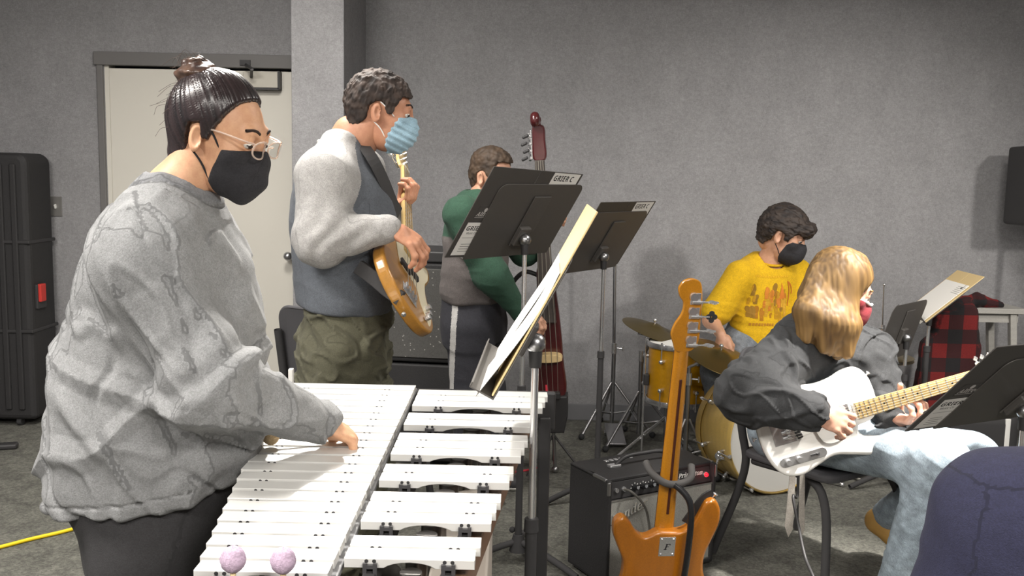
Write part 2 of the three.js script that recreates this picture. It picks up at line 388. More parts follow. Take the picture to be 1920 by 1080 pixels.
{
  const d = new THREE.Group(); d.name = 'door_1'; d.userData.kind = 'structure'; d.position.set(DX0, 0, ZL); scene.add(d);
  const w = DX1 - DX0;
  part(d, 'leaf', bx(w - 0.05, DTOP - 0.03, 0.045, w / 2, (DTOP - 0.03) / 2 + 0.008, -0.03, 0.003), M.door);
  part(d, 'door_stop', [bx(0.025, DTOP, 0.09, 0.0125, DTOP / 2, -0.05), bx(0.025, DTOP, 0.09, w - 0.0125, DTOP / 2, -0.05)], M.door);
  part(d, 'door_frame', [bx(w + 0.1, 0.075, 0.05, w / 2, DTOP + 0.03, 0.0, 0.004), bx(0.035, DTOP, 0.035, -0.02, DTOP / 2, 0, 0.004), bx(0.05, DTOP, 0.05, w + 0.02, DTOP / 2, 0, 0.004)], M.doorFrame);
  const c = part(d, 'door_closer', [bx(0.2, 0.09, 0.05, 0.91, 1.985, 0.02, 0.006)], mat(0xc3beb2, 0.5));
  part(c, 'closer_cover', [bx(0.21, 0.012, 0.055, 0.91, 1.935, 0.021), bx(0.012, 0.1, 0.055, 1.015, 1.985, 0.021)], M.black);
  part(c, 'closer_arm', [rod([0.86, 2.0, 0.05], [0.9, 2.03, 0.18], 0.009), rod([0.9, 2.03, 0.18], [0.82, 2.07, 0.02], 0.009), bx(0.06, 0.03, 0.03, 0.82, 2.08, 0.02)], M.black);
  part(d, 'door_handle', [rod([w - 0.065, 0.98, 0], [w - 0.065, 0.98, 0.06], 0.018), ball(0.026, w - 0.065, 0.98, 0.07)], M.steel);
}
// ------------------------------------------------------------------ lamps
const glow = new THREE.MeshStandardMaterial({ color: 0xffffff, emissive: 0xfffbf4, emissiveIntensity: 3 });
PANELS.forEach(([x, z, w, d, power], i) => {
  const where = ['above the far end of the vibraphone', 'above the seated guitarist', 'above the near left of the room', 'behind the camera to its right', 'behind the camera to its left'][i];
  const t = thing('ceiling_light', 'square white ceiling light panel ' + where, 'ceiling light', [x, CEILING, z], 0, 'ceiling panels');
  part(t, 'frame', [bx(w + 0.06, 0.03, 0.03, 0, -0.015, d / 2 + 0.015), bx(w + 0.06, 0.03, 0.03, 0, -0.015, -d / 2 - 0.015), bx(0.03, 0.03, d, w / 2 + 0.015, -0.015, 0), bx(0.03, 0.03, d, -w / 2 - 0.015, -0.015, 0)], M.white);
  part(t, 'diffuser', bx(w, 0.012, d, 0, -0.008, 0), glow);
  const l = new THREE.RectAreaLight(0xfffaf3, power, w, d); l.position.set(0, -0.02, 0); l.rotation.x = -Math.PI / 2; t.add(l);
});
SPOTS.forEach(([x, z, ax, ay, az, power, angle, soft], i) => {
  const t = thing('track_spot', 'black cylindrical ceiling spotlight aimed at the ' + ['vibraphone bars', 'white guitar', 'back wall behind the drummer'][i], 'spotlight', [x, CEILING, z]);
  const dir = V(ax - x, ay - CEILING + 0.2, az - z).normalize(), o = V(0, -0.2, 0);
  part(t, 'stem', [rod([0, 0, 0], [0, -0.13, 0], 0.01), bx(0.12, 0.02, 0.12, 0, -0.01, 0)], M.black);
  part(t, 'housing', [rod(o.clone().addScaledVector(dir, -0.1), o.clone().addScaledVector(dir, 0.06), 0.05, 0.055, 20)], M.black);
  part(t, 'lens', [rod(o.clone().addScaledVector(dir, 0.058), o.clone().addScaledVector(dir, 0.064), 0.046, 0.046, 20)], glow);
  const l = new THREE.SpotLight(0xfffaf2, power, 0, angle, soft, 2);
  l.position.copy(o).addScaledVector(dir, 0.075); l.target.position.copy(o).addScaledVector(dir, 2); t.add(l, l.target);
  l.castShadow = true; l.shadow.radius = i === 2 ? 8 : 3;
});

// ------------------------------------------------------------------ things along the walls
{
  const t = thing('instrument_case', 'tall black ridged hard case with red latch standing by the wall', 'case', [-2.985, 0, -5.27]);
  const body = ext(roundRect(0.62, 1.5, [0.03, 0.03, 0.06, 0.06], 0, 0.79), 0.28, 0.03, 3).translate(0, 0, -0.14);
  part(t, 'shell', [body], M.tolex);
  for (const x of [-0.24, -0.14, -0.04, 0.06, 0.16, 0.235]) part(t, 'ridge', bx(0.035, 1.38, 0.02, x, 0.79, 0.142, 0.009), M.tolex);
  part(t, 'band', bx(0.63, 0.02, 0.3, 0, 0.55, 0, 0.006), M.black); part(t, 'band', bx(0.63, 0.02, 0.3, 0, 1.05, 0, 0.006), M.black);
  const l = part(t, 'latch_plate', bx(0.02, 0.14, 0.1, 0.315, 0.74, 0.05, 0.006), M.black);
  part(l, 'latch', bx(0.03, 0.1, 0.06, 0.325, 0.76, 0.06, 0.006), mat(0xc8362f, 0.5)).userData.label = 'red plastic latch';
  for (const [x, z] of [[-0.25, 0.1], [0.2, 0.1], [-0.25, -0.1], [0.2, -0.1]]) part(t, 'caster', [rod([x - 0.012, 0.025, z], [x + 0.012, 0.025, z], 0.024, 0.024, 16), bx(0.03, 0.02, 0.03, x, 0.045, z)], M.rubber);
}
{
  const p = at(104, 387, 5.44);
  const t = thing('light_switch', 'small steel wall plate with a toggle switch beside the black case', 'light switch', [p.x, p.y, ZL]);
  part(t, 'plate', bx(0.07, 0.115, 0.006, 0, 0, 0.003, 0.002), mat(0x8d8b88, 0.4, 0.5));
  part(t, 'toggle', bx(0.01, 0.024, 0.016, 0, 0, 0.012, 0.002, [0.4, 0, 0]), M.white);
}
function floorCable(name, label, pts, r, material) {
  const m = part(scene, name, tube(pts.map(([x, y, z]) => V(x, y ?? r, z)), r, 90, 8), material);
  return tag(m, label, 'cable');
}
{
  const a = atHeight(-30, 1036, 0), b = atHeight(60, 1014, 0), c = atHeight(120, 1000, 0), d = atHeight(176, 985, 0);
  floorCable('extension_cord', 'yellow extension cord lying on the carpet at the left', [[a.x - 0.5, 0.008, a.z + 0.25], [a.x, 0.008, a.z], [b.x, 0.008, b.z], [c.x, 0.008, c.z], [d.x, 0.008, d.z], [d.x + 0.25, 0.008, d.z - 0.12], [d.x + 0.5, 0.008, d.z - 0.16]], 0.008, mat(0xf2d21c, 0.5));
}
whole('cable_plug', 'flat black plug on the carpet in front of the tall case', 'plug', [bx(0.16, 0.03, 0.06, 0, 0.015, 0, 0.012)], M.black, P3(atHeight(2, 842, 0)), 0.3);

// ------------------------------------------------------------------ vibraphone
const VIB = V(-0.257, 0, -1.312), BARTOP = 0.88;
{
  const t = thing('vibraphone', 'vibraphone with two rows of silvery white bars on a dark frame', 'vibraphone', [VIB.x, 0, VIB.z]);
  const zAt = [0]; for (let i = 0; i < 22; i++) zAt.push(zAt[i] - (0.0498 + 0.0147 * i / 21));   // boundaries from the near (high) end
  const LEN = -zAt[22];
  const natLen = (z) => 0.196 + (0.375 - 0.196) * (-z / LEN), accLen = (z) => 0.19 + (0.364 - 0.19) * (-z / LEN);
  const barGeo = (L, w) => {
    const h = 0.0155, s = new THREE.Shape(), a = L * 0.2;
    s.moveTo(0, 0); s.lineTo(L * 0.5 - a, 0); s.quadraticCurveTo(L * 0.5 - a * 0.7, 0.009, L * 0.5, 0.0095); s.quadraticCurveTo(L * 0.5 + a * 0.7, 0.009, L * 0.5 + a, 0); s.lineTo(L, 0); s.lineTo(L, h); s.lineTo(0, h); s.closePath();
    return new THREE.ExtrudeGeometry(s, { depth: w - 0.002, bevelEnabled: true, bevelSize: 0.001, bevelThickness: 0.001, bevelOffset: -0.001, bevelSegments: 1, curveSegments: 4 }).translate(0, BARTOP - h, -w / 2 + 0.001);
  };
  const cord = M.black, post = mat(0x4b4a4c, 0.45, 0.3);
  const bars = [];
  for (let i = 0; i < 22; i++) bars.push([(zAt[i] + zAt[i + 1]) / 2, zAt[i] - zAt[i + 1] - 0.0105, -1]);
  for (const b of [1, 2, 4, 5, 6, 8, 9, 11, 12, 13, 15, 16, 18, 19, 20].map((q) => q + 1)) bars.push([zAt[b] + 0.018, (0.0498 + 0.0147 * b / 21) - 0.009, 1]);
  for (const [z, w, side] of bars) {
    const L = side < 0 ? natLen(z) : accLen(z), x0 = side < 0 ? -0.007 - L : 0.007;
    const bar = part(t, 'bar', barGeo(L, w).translate(x0, 0, z), M.bar);
    for (const q of [0.2, 0.8]) part(bar, 'cord_hole', [-0.006, 0.006].map((o) => rod([x0 + L * q + o, BARTOP - 0.004, z + w / 2 - 0.001], [x0 + L * q + o, BARTOP - 0.004, z + w / 2 + 0.0006], 0.0032, 0.0032, 8)), cord);
    // resonator tube under the bar
    const rl = 0.1 + 0.32 * (-z / LEN);
    part(t, 'resonator', rod([x0 + L * 0.5, BARTOP - 0.03, z], [x0 + L * 0.5, BARTOP - 0.03 - rl, z], w * 0.42, w * 0.42, 16), mat(0x6d6a68, 0.35, 0.7));
  }
  // posts and rails that carry the bars
  const railZ0 = 0.05, railZ1 = -LEN - 0.05;
  const rail = (f, len, side, m, w = 0.02, h = 0.03, y = BARTOP - 0.036) => {
    const x = (z) => side * (0.007 + len(z) * f), a = V(x(railZ0), y, railZ0), b = V(x(railZ1), y, railZ1), d = b.clone().sub(a);
    return bx(w, h, d.length(), 0, 0, 0, 0.003).applyMatrix4(new THREE.Matrix4().lookAt(a, b, V(0, 1, 0)).setPosition(a.clone().add(b).multiplyScalar(0.5)));
  };
  for (const f of [0.2, 0.8]) { part(t, 'bar_rail', rail(f, natLen, -1), M.black); part(t, 'bar_rail', rail(f, accLen, 1), M.black); }
  part(t, 'damper_bar', rail(0.06, natLen, -1, null, 0.04, 0.012, BARTOP - 0.026), mat(0x9a9a9c, 0.6));
  part(t, 'side_rail', rail(0.86, accLen, 1, null, 0.03, 0.05, BARTOP - 0.056), mat(0x7d5f4c, 0.5, 0, { map: T.wood })).userData.label = 'brown wooden side rail';
  part(t, 'side_rail', rail(0.86, natLen, -1, null, 0.03, 0.05, BARTOP - 0.056), mat(0x7d5f4c, 0.5, 0, { map: T.wood }));
  const posts = [];
  for (let i = 0; i <= 22; i++) for (const f of [0.2, 0.8]) posts.push([-(0.007 + natLen(zAt[i]) * f), zAt[i]]);
  for (const [z, w, side] of bars) if (side > 0) for (const f of [0.2, 0.8]) for (const e of [-1, 1]) posts.push([0.007 + accLen(z) * f, z + e * (w / 2 + 0.004)]);
  for (const [x, z] of posts) part(t, 'post', [bx(0.02, 0.006, 0.006, x, BARTOP - 0.011, z), bx(0.006, 0.024, 0.005, x - 0.008, BARTOP - 0.018, z), bx(0.006, 0.024, 0.005, x + 0.008, BARTOP - 0.018, z)], post);
  for (const [z, wl, wr] of [[0.075, 0.22, 0.22], [-LEN - 0.075, 0.4, 0.39]]) {
    part(t, 'end_board', bx(wl + wr, 0.11, 0.03, (wr - wl) / 2, BARTOP - 0.085, z, 0.006), M.black);
    for (const x of [-wl + 0.03, wr - 0.03]) {
      const l = part(t, 'leg', [bx(0.035, 0.7, 0.05, x, 0.43, z, 0.006), bx(0.05, 0.04, 0.32, x, 0.09, z, 0.01)], M.black);
      for (const e of [-0.13, 0.13]) part(l, 'caster', rod([x - 0.012, 0.035, z + e], [x + 0.012, 0.035, z + e], 0.035, 0.035, 18), M.rubber);
    }
  }
  // pale panel along the accidental side, below the bars
  {
    part(t, 'side_panel', bx(0.1, 0.28, 0.7, 0.176, 0.66, -0.28, 0.006), mat(0xb9b0a6, 0.6));
  }
  part(t, 'cross_bar', rod([0, 0.3, 0.07], [0, 0.3, -LEN - 0.07], 0.016), M.black);
  part(t, 'pedal', [bx(0.3, 0.015, 0.08, -0.25, 0.05, -LEN / 2, 0.004), rod([-0.12, 0.05, -LEN / 2], [0, 0.3, -LEN / 2], 0.006)], M.steel);
  part(t, 'mallet_holder', bx(0.2, 0.2, 0.04, -0.13, 0.7, 0.036, 0.01), M.blackMatte);
  const wp = at(546, 707, 2.66);
  part(t, 'bracket', bx(0.013, 0.05, 0.02, wp.x - VIB.x, wp.y, wp.z - VIB.z, 0.002), M.white);
}
function mallet(label, head, tip, color, group) {
  const t = thing('mallet', label, 'mallet', P3(head), 0, group), d = tip.clone().sub(head);
  const g = new THREE.SphereGeometry(0.0178, 28, 20), p = g.attributes.position, q = V(0, 0, 0);
  for (let i = 0; i < p.count; i++) { q.fromBufferAttribute(p, i); const a = Math.atan2(q.z, q.x); q.multiplyScalar(1 + 0.025 * Math.sin(a * 9 + q.y * 300) + 0.03 * noise(q.x * 200, q.y * 200, q.z * 200)); p.setXYZ(i, q.x, q.y * 1.06, q.z); }
  g.computeVertexNormals();
  part(t, 'yarn_head', g, cloth(color));
  part(t, 'shaft', rod(d.clone().normalize().multiplyScalar(-0.012), d, 0.0042, 0.0042), mat(0xd8c39a, 0.5));
  return t;
}
for (const [px, py, w] of [[437, 1049, 'left'], [531, 1051, 'right']]) {
  const c = atHeight(px, py, BARTOP + 0.05);
  mallet(`mauve yarn mallet at the near bar ends, ${w} of the pair`, c, V(c.x, 0.62, c.z + 0.012), 0xd5bcd4, 'mauve mallets');
}

// ------------------------------------------------------------------ music stands, folders, sheets
function musicStand(label, { base, yaw, tilt, pivot, lean = 0.06, w = 0.5, h = 0.32 }) {
  const t = thing('music_stand', label, 'music stand', [base[0], 0, base[1]], yaw, 'music stands');
  const dm = new THREE.Matrix4().makeRotationX(-tilt).setPosition(0, pivot + lean * Math.cos(tilt), -lean * Math.sin(tilt));
  const desk = part(t, 'desk', [ext(roundRect(w, h, [0.006, 0.006, 0.035, 0.035]), 0.003, 0.001).applyMatrix4(dm)], M.stand);
  part(desk, 'ledge', [bx(w, 0.003, 0.055, 0, -h / 2, 0.0275, 0.001).applyMatrix4(dm), bx(w, 0.012, 0.003, 0, -h / 2 + 0.005, 0.054, 0.001).applyMatrix4(dm)], M.stand);
  part(desk, 'back_channel', [bx(0.1, 0.22, 0.006, -0.02, 0.0, -0.004, 0.003).applyMatrix4(dm), bx(0.06, 0.08, 0.02, 0, -lean, -0.013, 0.006).applyMatrix4(dm)], M.stand);
  const k = V(0, -lean, -0.035).applyMatrix4(dm);
  part(t, 'tilt_knob', [ball(0.023, k.x, k.y, k.z, 20), rod([k.x, k.y, k.z], V(0, -lean, 0).applyMatrix4(dm), 0.012)], M.steel);
  part(t, 'knuckle', [rod([k.x, k.y - 0.055, k.z], [k.x, k.y - 0.005, k.z], 0.014, 0.016)], M.black);
  part(t, 'shaft', rod([k.x, 0.6, k.z], [k.x, k.y - 0.05, k.z], 0.0085, 0.0085, 16), M.chrome);
  part(t, 'lower_tube', [rod([k.x, 0.07, k.z], [k.x, Math.min(0.68, pivot - 0.2), k.z], 0.0135, 0.0135, 16), rod([k.x, Math.min(0.66, pivot - 0.22), k.z], [k.x, Math.min(0.69, pivot - 0.19), k.z], 0.017, 0.016, 16)], M.blackMatte);
  part(t, 'hub', [rod([k.x, 0.045, k.z], [k.x, 0.11, k.z], 0.035, 0.02, 16), ball(0.012, k.x, 0.12, k.z + 0.03)], M.blackMatte);
  for (let i = 0; i < 3; i++) { const a = i * Math.PI * 2 / 3 + 0.5, c = Math.cos(a), s = Math.sin(a); part(t, 'leg', tube([[k.x + c * 0.02, 0.08, k.z + s * 0.02], [k.x + c * 0.1, 0.066, k.z + s * 0.1], [k.x + c * 0.2, 0.038, k.z + s * 0.2], [k.x + c * 0.27, 0.014, k.z + s * 0.27]], 0.013, 14, 8), M.blackMatte); }
  t.updateMatrixWorld();
  return { t, dm: t.matrixWorld.clone().multiply(dm), h, w };
}
function labelTex(w, h, draw) {
  const c = document.createElement('canvas'); c.width = w; c.height = h; const g = c.getContext('2d');
  draw(g, w, h);
  const t = new THREE.CanvasTexture(c); t.colorSpace = THREE.SRGBColorSpace; return t;
}
const texBack = labelTex(256, 384, (g, w, h) => {
  g.fillStyle = '#f0eeea'; g.fillRect(0, 0, w, h); g.fillStyle = '#1b1a1a';
  g.font = 'bold 70px sans-serif'; g.fillText('GRIER', 18, 92); g.font = '34px sans-serif'; g.fillText('Music Co', 50, 136);
  g.fillStyle = '#8a8784'; g.fillRect(28, 176, 190, 5); for (let i = 0; i < 4; i++) g.fillRect(60, 250 + i * 28, 120 + (i % 2) * 20, 7);
});
const texTop = labelTex(384, 192, (g, w, h) => { g.fillStyle = '#efece6'; g.fillRect(0, 0, w, h); g.fillStyle = '#1b1a1a'; g.font = 'bold 74px sans-serif'; g.fillText('GRIER C', 24, 78); g.font = '40px sans-serif'; g.fillText('Music Co', 90, 140); });
const texLogo = labelTex(256, 192, (g, w, h) => { g.fillStyle = '#4a4745'; g.fillRect(0, 0, w, h); g.fillStyle = '#c9c5c2'; g.beginPath(); g.arc(150, 52, 30, 0, 7); g.fill(); g.font = 'italic bold 84px serif'; g.fillText('Alfred', 14, 142); g.fillRect(10, 160, 230, 6); });
const texMusic = labelTex(384, 512, (g, w, h) => {
  g.fillStyle = '#f6f4ef'; g.fillRect(0, 0, w, h); g.strokeStyle = '#7d7b78'; g.fillStyle = '#4b4a48'; let q = 3; const rr = () => (q = (q * 16807) % 2147483647) / 2147483647;
  for (let s = 0; s < 8; s++) { for (let l = 0; l < 5; l++) { g.beginPath(); g.moveTo(22, 40 + s * 58 + l * 6); g.lineTo(w - 22, 40 + s * 58 + l * 6); g.stroke(); } for (let n = 0; n < 18; n++) { const x = 40 + n * 18 + rr() * 6, y = 40 + s * 58 + Math.floor(rr() * 9) * 3; g.beginPath(); g.ellipse(x, y, 4, 3, -0.3, 0, 7); g.fill(); g.fillRect(x + 3, y - 20, 1.4, 20); } }
});
const printed = (tex) => mat(0xffffff, 0.85, 0, { map: tex });
// a thing leaning on a stand: group frame = desk frame (x across, y up the desk, z towards the player)
function onDesk(stand, name, label, category, ox, oy, turn = 0) {
  const t = thing(name, label, category);
  const m = stand.dm.clone().multiply(new THREE.Matrix4().makeTranslation(ox, oy, 0.004)).multiply(new THREE.Matrix4().makeRotationZ(turn));
  m.decompose(t.position, t.quaternion, t.scale);
  return t;
}
const backPlane = (w, h, x, y, z) => new THREE.PlaneGeometry(w, h).rotateY(Math.PI).translate(x, y, z);
function folder(stand, label, { w, h, ox, oy, turn = 0, back, top, logo, pages, cover = M.folder }) {
  const t = onDesk(stand, 'music_folder', label, 'folder', ox, oy, turn);
  part(t, 'cover', [bx(w / 2 - 0.002, h, 0.004, w / 4, 0, 0.002, 0.0015), bx(w / 2 - 0.002, h, 0.004, -w / 4, 0, 0.002, 0.0015)], cover);
  if (back) part(t, 'label', backPlane(0.105, 0.14, w / 2 - 0.075, -h / 2 + 0.08, -0.0006), printed(texBack), true).userData.label = 'white printed label';
  if (logo) part(t, 'logo', backPlane(0.075, 0.055, w / 2 - 0.075, -h / 2 + 0.19, -0.0006), printed(texLogo), true).userData.label = 'pale script logo';
  if (top) part(t, 'label', backPlane(0.17, 0.085, -w / 2 + 0.1, h / 2 - 0.045, -0.0006), printed(texTop), true).userData.label = 'white printed label';
  if (pages) for (const s of [-1, 1]) part(t, 'page', bx(w / 2 - 0.03, h - 0.02, 0.004, s * w / 4, 0, 0.0065, 0.001), M.paper);
  return t;
}
M.folder = mat(0x4a4745, 0.55);
M.folderDark = mat(0x45413d, 0.6);
{
  const s1 = musicStand('black music stand between the two standing bassists, back to the camera', { base: [0.021, -3.44], yaw: -2.241, tilt: 0.574, pivot: 1.257 });
  folder(s1, 'black music folder with white label leaning on the centre music stand', { w: 0.54, h: 0.375, ox: 0.07, oy: 0.028, turn: 0.04, back: true, top: true, logo: true, pages: true });
  const s2 = musicStand('nearest music stand beside the vibraphone, desk seen edge on', { base: [0.025, -2.06], yaw: -Math.PI / 2 - 0.04, tilt: R(28), pivot: 1.115 });
  const fo = folder(s2, 'tan cardboard folder behind the white sheets on the nearest stand', { w: 0.5, h: 0.42, ox: 0, oy: 0.055, cover: M.manila });
  part(fo, 'label', backPlane(0.2, 0.1, 0.14, -0.15, -0.0006), printed(texTop), true);
  for (const [i, ox] of [[0, -0.122], [1, 0.124]]) {
    const sh = onDesk(s2, 'sheet_music', ['far white page of music on the nearest music stand', 'near white page of music on the nearest music stand'][i], 'sheet music', ox, -0.025);
    const g = new THREE.PlaneGeometry(0.245, 0.3, 6, 24), p = g.attributes.position;
    for (let k = 0; k < p.count; k++) { const v = (p.getY(k) + 0.15) / 0.3; p.setZ(k, 0.008 + (i ? 0.02 : 0.012) * Math.pow(1 - v, 3) + 0.004 * Math.sin(v * 5 + i)); }
    g.computeVertexNormals();
    const b = g.clone().translate(0, 0, -0.0012), ix = b.index.array; for (let k = 0; k < ix.length; k += 3) { const q = ix[k]; ix[k] = ix[k + 1]; ix[k + 1] = q; } b.computeVertexNormals();
    part(sh, 'page', g, printed(texMusic), true); part(sh, 'page_back', b, M.paper, true);
  }
  const s3 = musicStand('music stand with labelled folder against the grey wall', { base: [0.385, -4.17], yaw: -2.194, tilt: 0.561, pivot: 1.137 });
  folder(s3, 'black folder with torn white label on the stand against the wall', { w: 0.5, h: 0.36, ox: -0.02, oy: 0.03, top: true, pages: true, cover: M.folderDark });
  const s4 = musicStand('low music stand at the right edge in front of the guitarist', { base: [1.448, -2.6], yaw: -2.689, tilt: 0.739, pivot: 0.863 });
  folder(s4, 'black folder with white label on the low right music stand', { w: 0.6, h: 0.38, ox: 0.06, oy: 0.03, back: true, logo: true, pages: true });
  const s5 = musicStand('plain dark music stand beside the plaid jacket, behind the guitarist', { base: [1.883, -4.45], yaw: -2.335, tilt: 0.285, pivot: 0.745, w: 0.42, h: 0.3, lean: 0.02 });
  const s6 = musicStand('music stand holding a white page in front of the plaid jacket', { base: [2.154, -4.8], yaw: -1.644, tilt: 0.846, pivot: 0.823, w: 0.34, h: 0.26 });
  const f6 = folder(s6, 'tan folder on the stand in front of the plaid jacket', { w: 0.34, h: 0.36, ox: 0, oy: 0.05, cover: M.manila });
  const sh6 = onDesk(s6, 'sheet_music', 'white page of music in front of the plaid jacket', 'sheet music', 0, 0.0);
  part(sh6, 'page', bx(0.3, 0.3, 0.002, 0, 0, 0.007), printed(texMusic));
}

// ------------------------------------------------------------------ solid-body guitars: x runs up the neck from the strap end, y to the bass side, z out of the face
const fonts = { serif: await new FontLoader().loadAsync('fonts/droid/droid_serif_bold.typeface.json'), sans: await new FontLoader().loadAsync('fonts/droid/droid_sans_bold.typeface.json') };
function letters(text, size, depth, font = 'serif', slant = 0.3) {
  const g = new TextGeometry(text, { font: fonts[font], size, depth, curveSegments: 3 });
  g.applyMatrix4(new THREE.Matrix4().set(1, slant, 0, 0, 0, 1, 0, 0, 0, 0, 1, 0, 0, 0, 0, 1));
  g.computeBoundingBox(); const b = g.boundingBox; g.translate(-(b.min.x + b.max.x) / 2, -(b.min.y + b.max.y) / 2, 0);
  return g;
}
const BASS = [[0, 0], [0.008, 0.06], [0.04, 0.12], [0.09, 0.156], [0.14, 0.162], [0.2, 0.142], [0.25, 0.124], [0.3, 0.124], [0.35, 0.14], [0.41, 0.158], [0.46, 0.155], [0.488, 0.135], [0.483, 0.112], [0.45, 0.095], [0.41, 0.078], [0.388, 0.052], [0.382, 0.034], [0.382, 0], [0.382, -0.034], [0.372, -0.052], [0.366, -0.075], [0.385, -0.1], [0.418, -0.122], [0.433, -0.145], [0.418, -0.165], [0.38, -0.168], [0.33, -0.15], [0.28, -0.13], [0.22, -0.132], [0.16, -0.158], [0.1, -0.17], [0.05, -0.15], [0.015, -0.1], [0.002, -0.05]];
const TELE = [[0, 0], [0.006, 0.07], [0.03, 0.12], [0.07, 0.15], [0.11, 0.158], [0.17, 0.142], [0.22, 0.126], [0.28, 0.128], [0.335, 0.143], [0.38, 0.135], [0.402, 0.1], [0.408, 0.06], [0.408, 0.03], [0.406, -0.02], [0.4, -0.028], [0.35, -0.036], [0.327, -0.05], [0.322, -0.07], [0.333, -0.088], [0.36, -0.098], [0.388, -0.106], [0.404, -0.128], [0.388, -0.152], [0.345, -0.159], [0.28, -0.14], [0.22, -0.125], [0.16, -0.142], [0.1, -0.158], [0.05, -0.145], [0.02, -0.11], [0.004, -0.06]];
const HEAD = [[0, -0.021], [0.02, -0.03], [0.05, -0.04], [0.08, -0.033], [0.115, -0.014], [0.145, -0.012], [0.165, -0.025], [0.19, -0.03], [0.212, -0.014], [0.217, 0.01], [0.207, 0.032], [0.17, 0.041], [0.1, 0.043], [0.03, 0.043], [0.012, 0.034], [0, 0.021]];
function guitar(label, origin, neckDir, faceDir, { shape = BASS, scale = 0.864, bridge = 0.085, n = 4, bodyMat, neckMat, guardMat, guard, knobs = 'plate', fretDots = 0x222222, headScale = 1, back = false }) {
  const t = thing(n === 4 ? 'bass_guitar' : 'electric_guitar', label, 'guitar', P3(origin));
  const x = neckDir.clone().normalize(), z = faceDir.clone().addScaledVector(x, -faceDir.dot(x)).normalize(), y = z.clone().cross(x);
  t.quaternion.setFromRotationMatrix(new THREE.Matrix4().makeBasis(x, y, z));
  const nut = bridge + scale, tk = 0.042, wn = n === 4 ? 0.021 : 0.021, wh = n === 4 ? 0.031 : 0.028, heel = n === 4 ? 0.3 : 0.33, top = shape === BASS ? 0.385 : 0.408;
  const body = part(t, 'body', ext(outline(shape), tk, 0.011, 4).translate(0, 0, -tk), bodyMat);
  part(body, 'strap_button', [[-0.006, 0, 0], shape === BASS ? [0.488, 0.135, 0.6] : [0.402, 0.1, 0.6]].map(([a, b, c]) => lathe([[0.003, 0], [0.003, 0.008], [0.008, 0.011], [0.008, 0.014], [0, 0.015]], 14).applyMatrix4(new THREE.Matrix4().makeRotationZ(a < 0 ? Math.PI / 2 : -Math.PI / 2 + c)).translate(a, b, -tk / 2)), M.chrome);
  if (guard) part(t, 'pickguard', ext(outline(guard), 0.0025, 0.0008).translate(0, 0, 0.0002), guardMat);
  const neckS = new THREE.Shape(); neckS.moveTo(heel, -wh); neckS.lineTo(nut, -wn); neckS.lineTo(nut, wn); neckS.lineTo(heel, wh); neckS.closePath();
  // neck with a rounded back
  {
    const g = new THREE.BufferGeometry(), pos = [], idx = [], N = 10;
    for (let i = 0; i <= N; i++) { const u = i / N, xx = heel + (nut - heel) * u, hw = wh + (wn - wh) * u, dp = xx < top ? 0.018 : 0.021 - 0.003 * u; for (let k = 0; k <= 8; k++) { const a = Math.PI * k / 8; pos.push(xx, hw * Math.cos(a), 0.004 - dp * Math.sin(a)); } }
    for (let i = 0; i < N; i++) for (let k = 0; k < 8; k++) { const a = i * 9 + k; idx.push(a, a + 9, a + 1, a + 1, a + 9, a + 10); }
    g.setAttribute('position', new THREE.Float32BufferAttribute(pos, 3)); g.setIndex(idx); g.computeVertexNormals();
    const nk = part(t, 'neck', [g, ext(neckS, 0.003, 0).translate(0, 0, 0.002)], neckMat);
    if (back) part(nk, 'neck_stripe', [bx(nut - top - 0.13, 0.008, 0.004, (nut + top) / 2 - 0.02, 0, -0.0175, 0.002)], mat(0x4a2418, 0.4)).userData.label = 'dark brown inlaid strip';
  }
  const fb = part(t, 'fretboard', ext(neckS, 0.0055, 0.001).translate(0, 0, 0.0045), back ? mat(0x4b2c1e, 0.45) : neckMat);
  const frets = []; for (let f = 1; f <= (n === 4 ? 20 : 21); f++) { const xx = nut - scale * (1 - Math.pow(2, -f / 12)), u = (xx - heel) / (nut - heel), hw = wh + (wn - wh) * u; frets.push(bx(0.0022, hw * 2, 0.0016, xx, 0, 0.0106)); }
  part(fb, 'frets', frets, M.steel);
  for (const f of [3, 5, 7, 9, 12, 15, 17]) { const c = nut - scale * (1 - (Math.pow(2, -f / 12) + Math.pow(2, -(f - 1) / 12)) / 2); part(fb, 'inlay_dot', rod([c, 0, 0.0098], [c, 0, 0.0104], 0.0034, 0.0034, 12), mat(fretDots, 0.5)); }
  const hs = ext(outline(HEAD.map(([a, b]) => [a * headScale, b * (headScale < 1 ? 0.85 : 1)])), 0.014, 0.003, 2).translate(nut, 0, -0.013);
  part(t, 'headstock', hs, neckMat);
  part(t, 'nut', bx(0.005, wn * 2, 0.008, nut, 0, 0.009), M.white);
  for (let i = 0; i < n; i++) {
    const xx = nut + (0.03 + (n === 4 ? 0.043 : 0.025) * i) * headScale, yy = n === 4 ? 0.021 : 0.022;
    const tn = part(t, 'tuner', [bx(0.034, 0.03, 0.003, xx, yy, -0.0145, 0.001), rod([xx + 0.006, yy - 0.006, -0.016], [xx + 0.006, yy - 0.006, -0.024], 0.0135, 0.012, 16), rod([xx - 0.008, yy - 0.012, -0.022], [xx - 0.008, yy + 0.016, -0.022], 0.005, 0.005, 10), rod([xx - 0.008, yy, -0.022], [xx - 0.008, yy + (n === 4 ? 0.044 : 0.022), -0.022], 0.0028, 0.0028), rod([xx, yy - 0.012, 0.002], [xx, yy - 0.012, 0.02], 0.006, 0.005)], M.chrome);
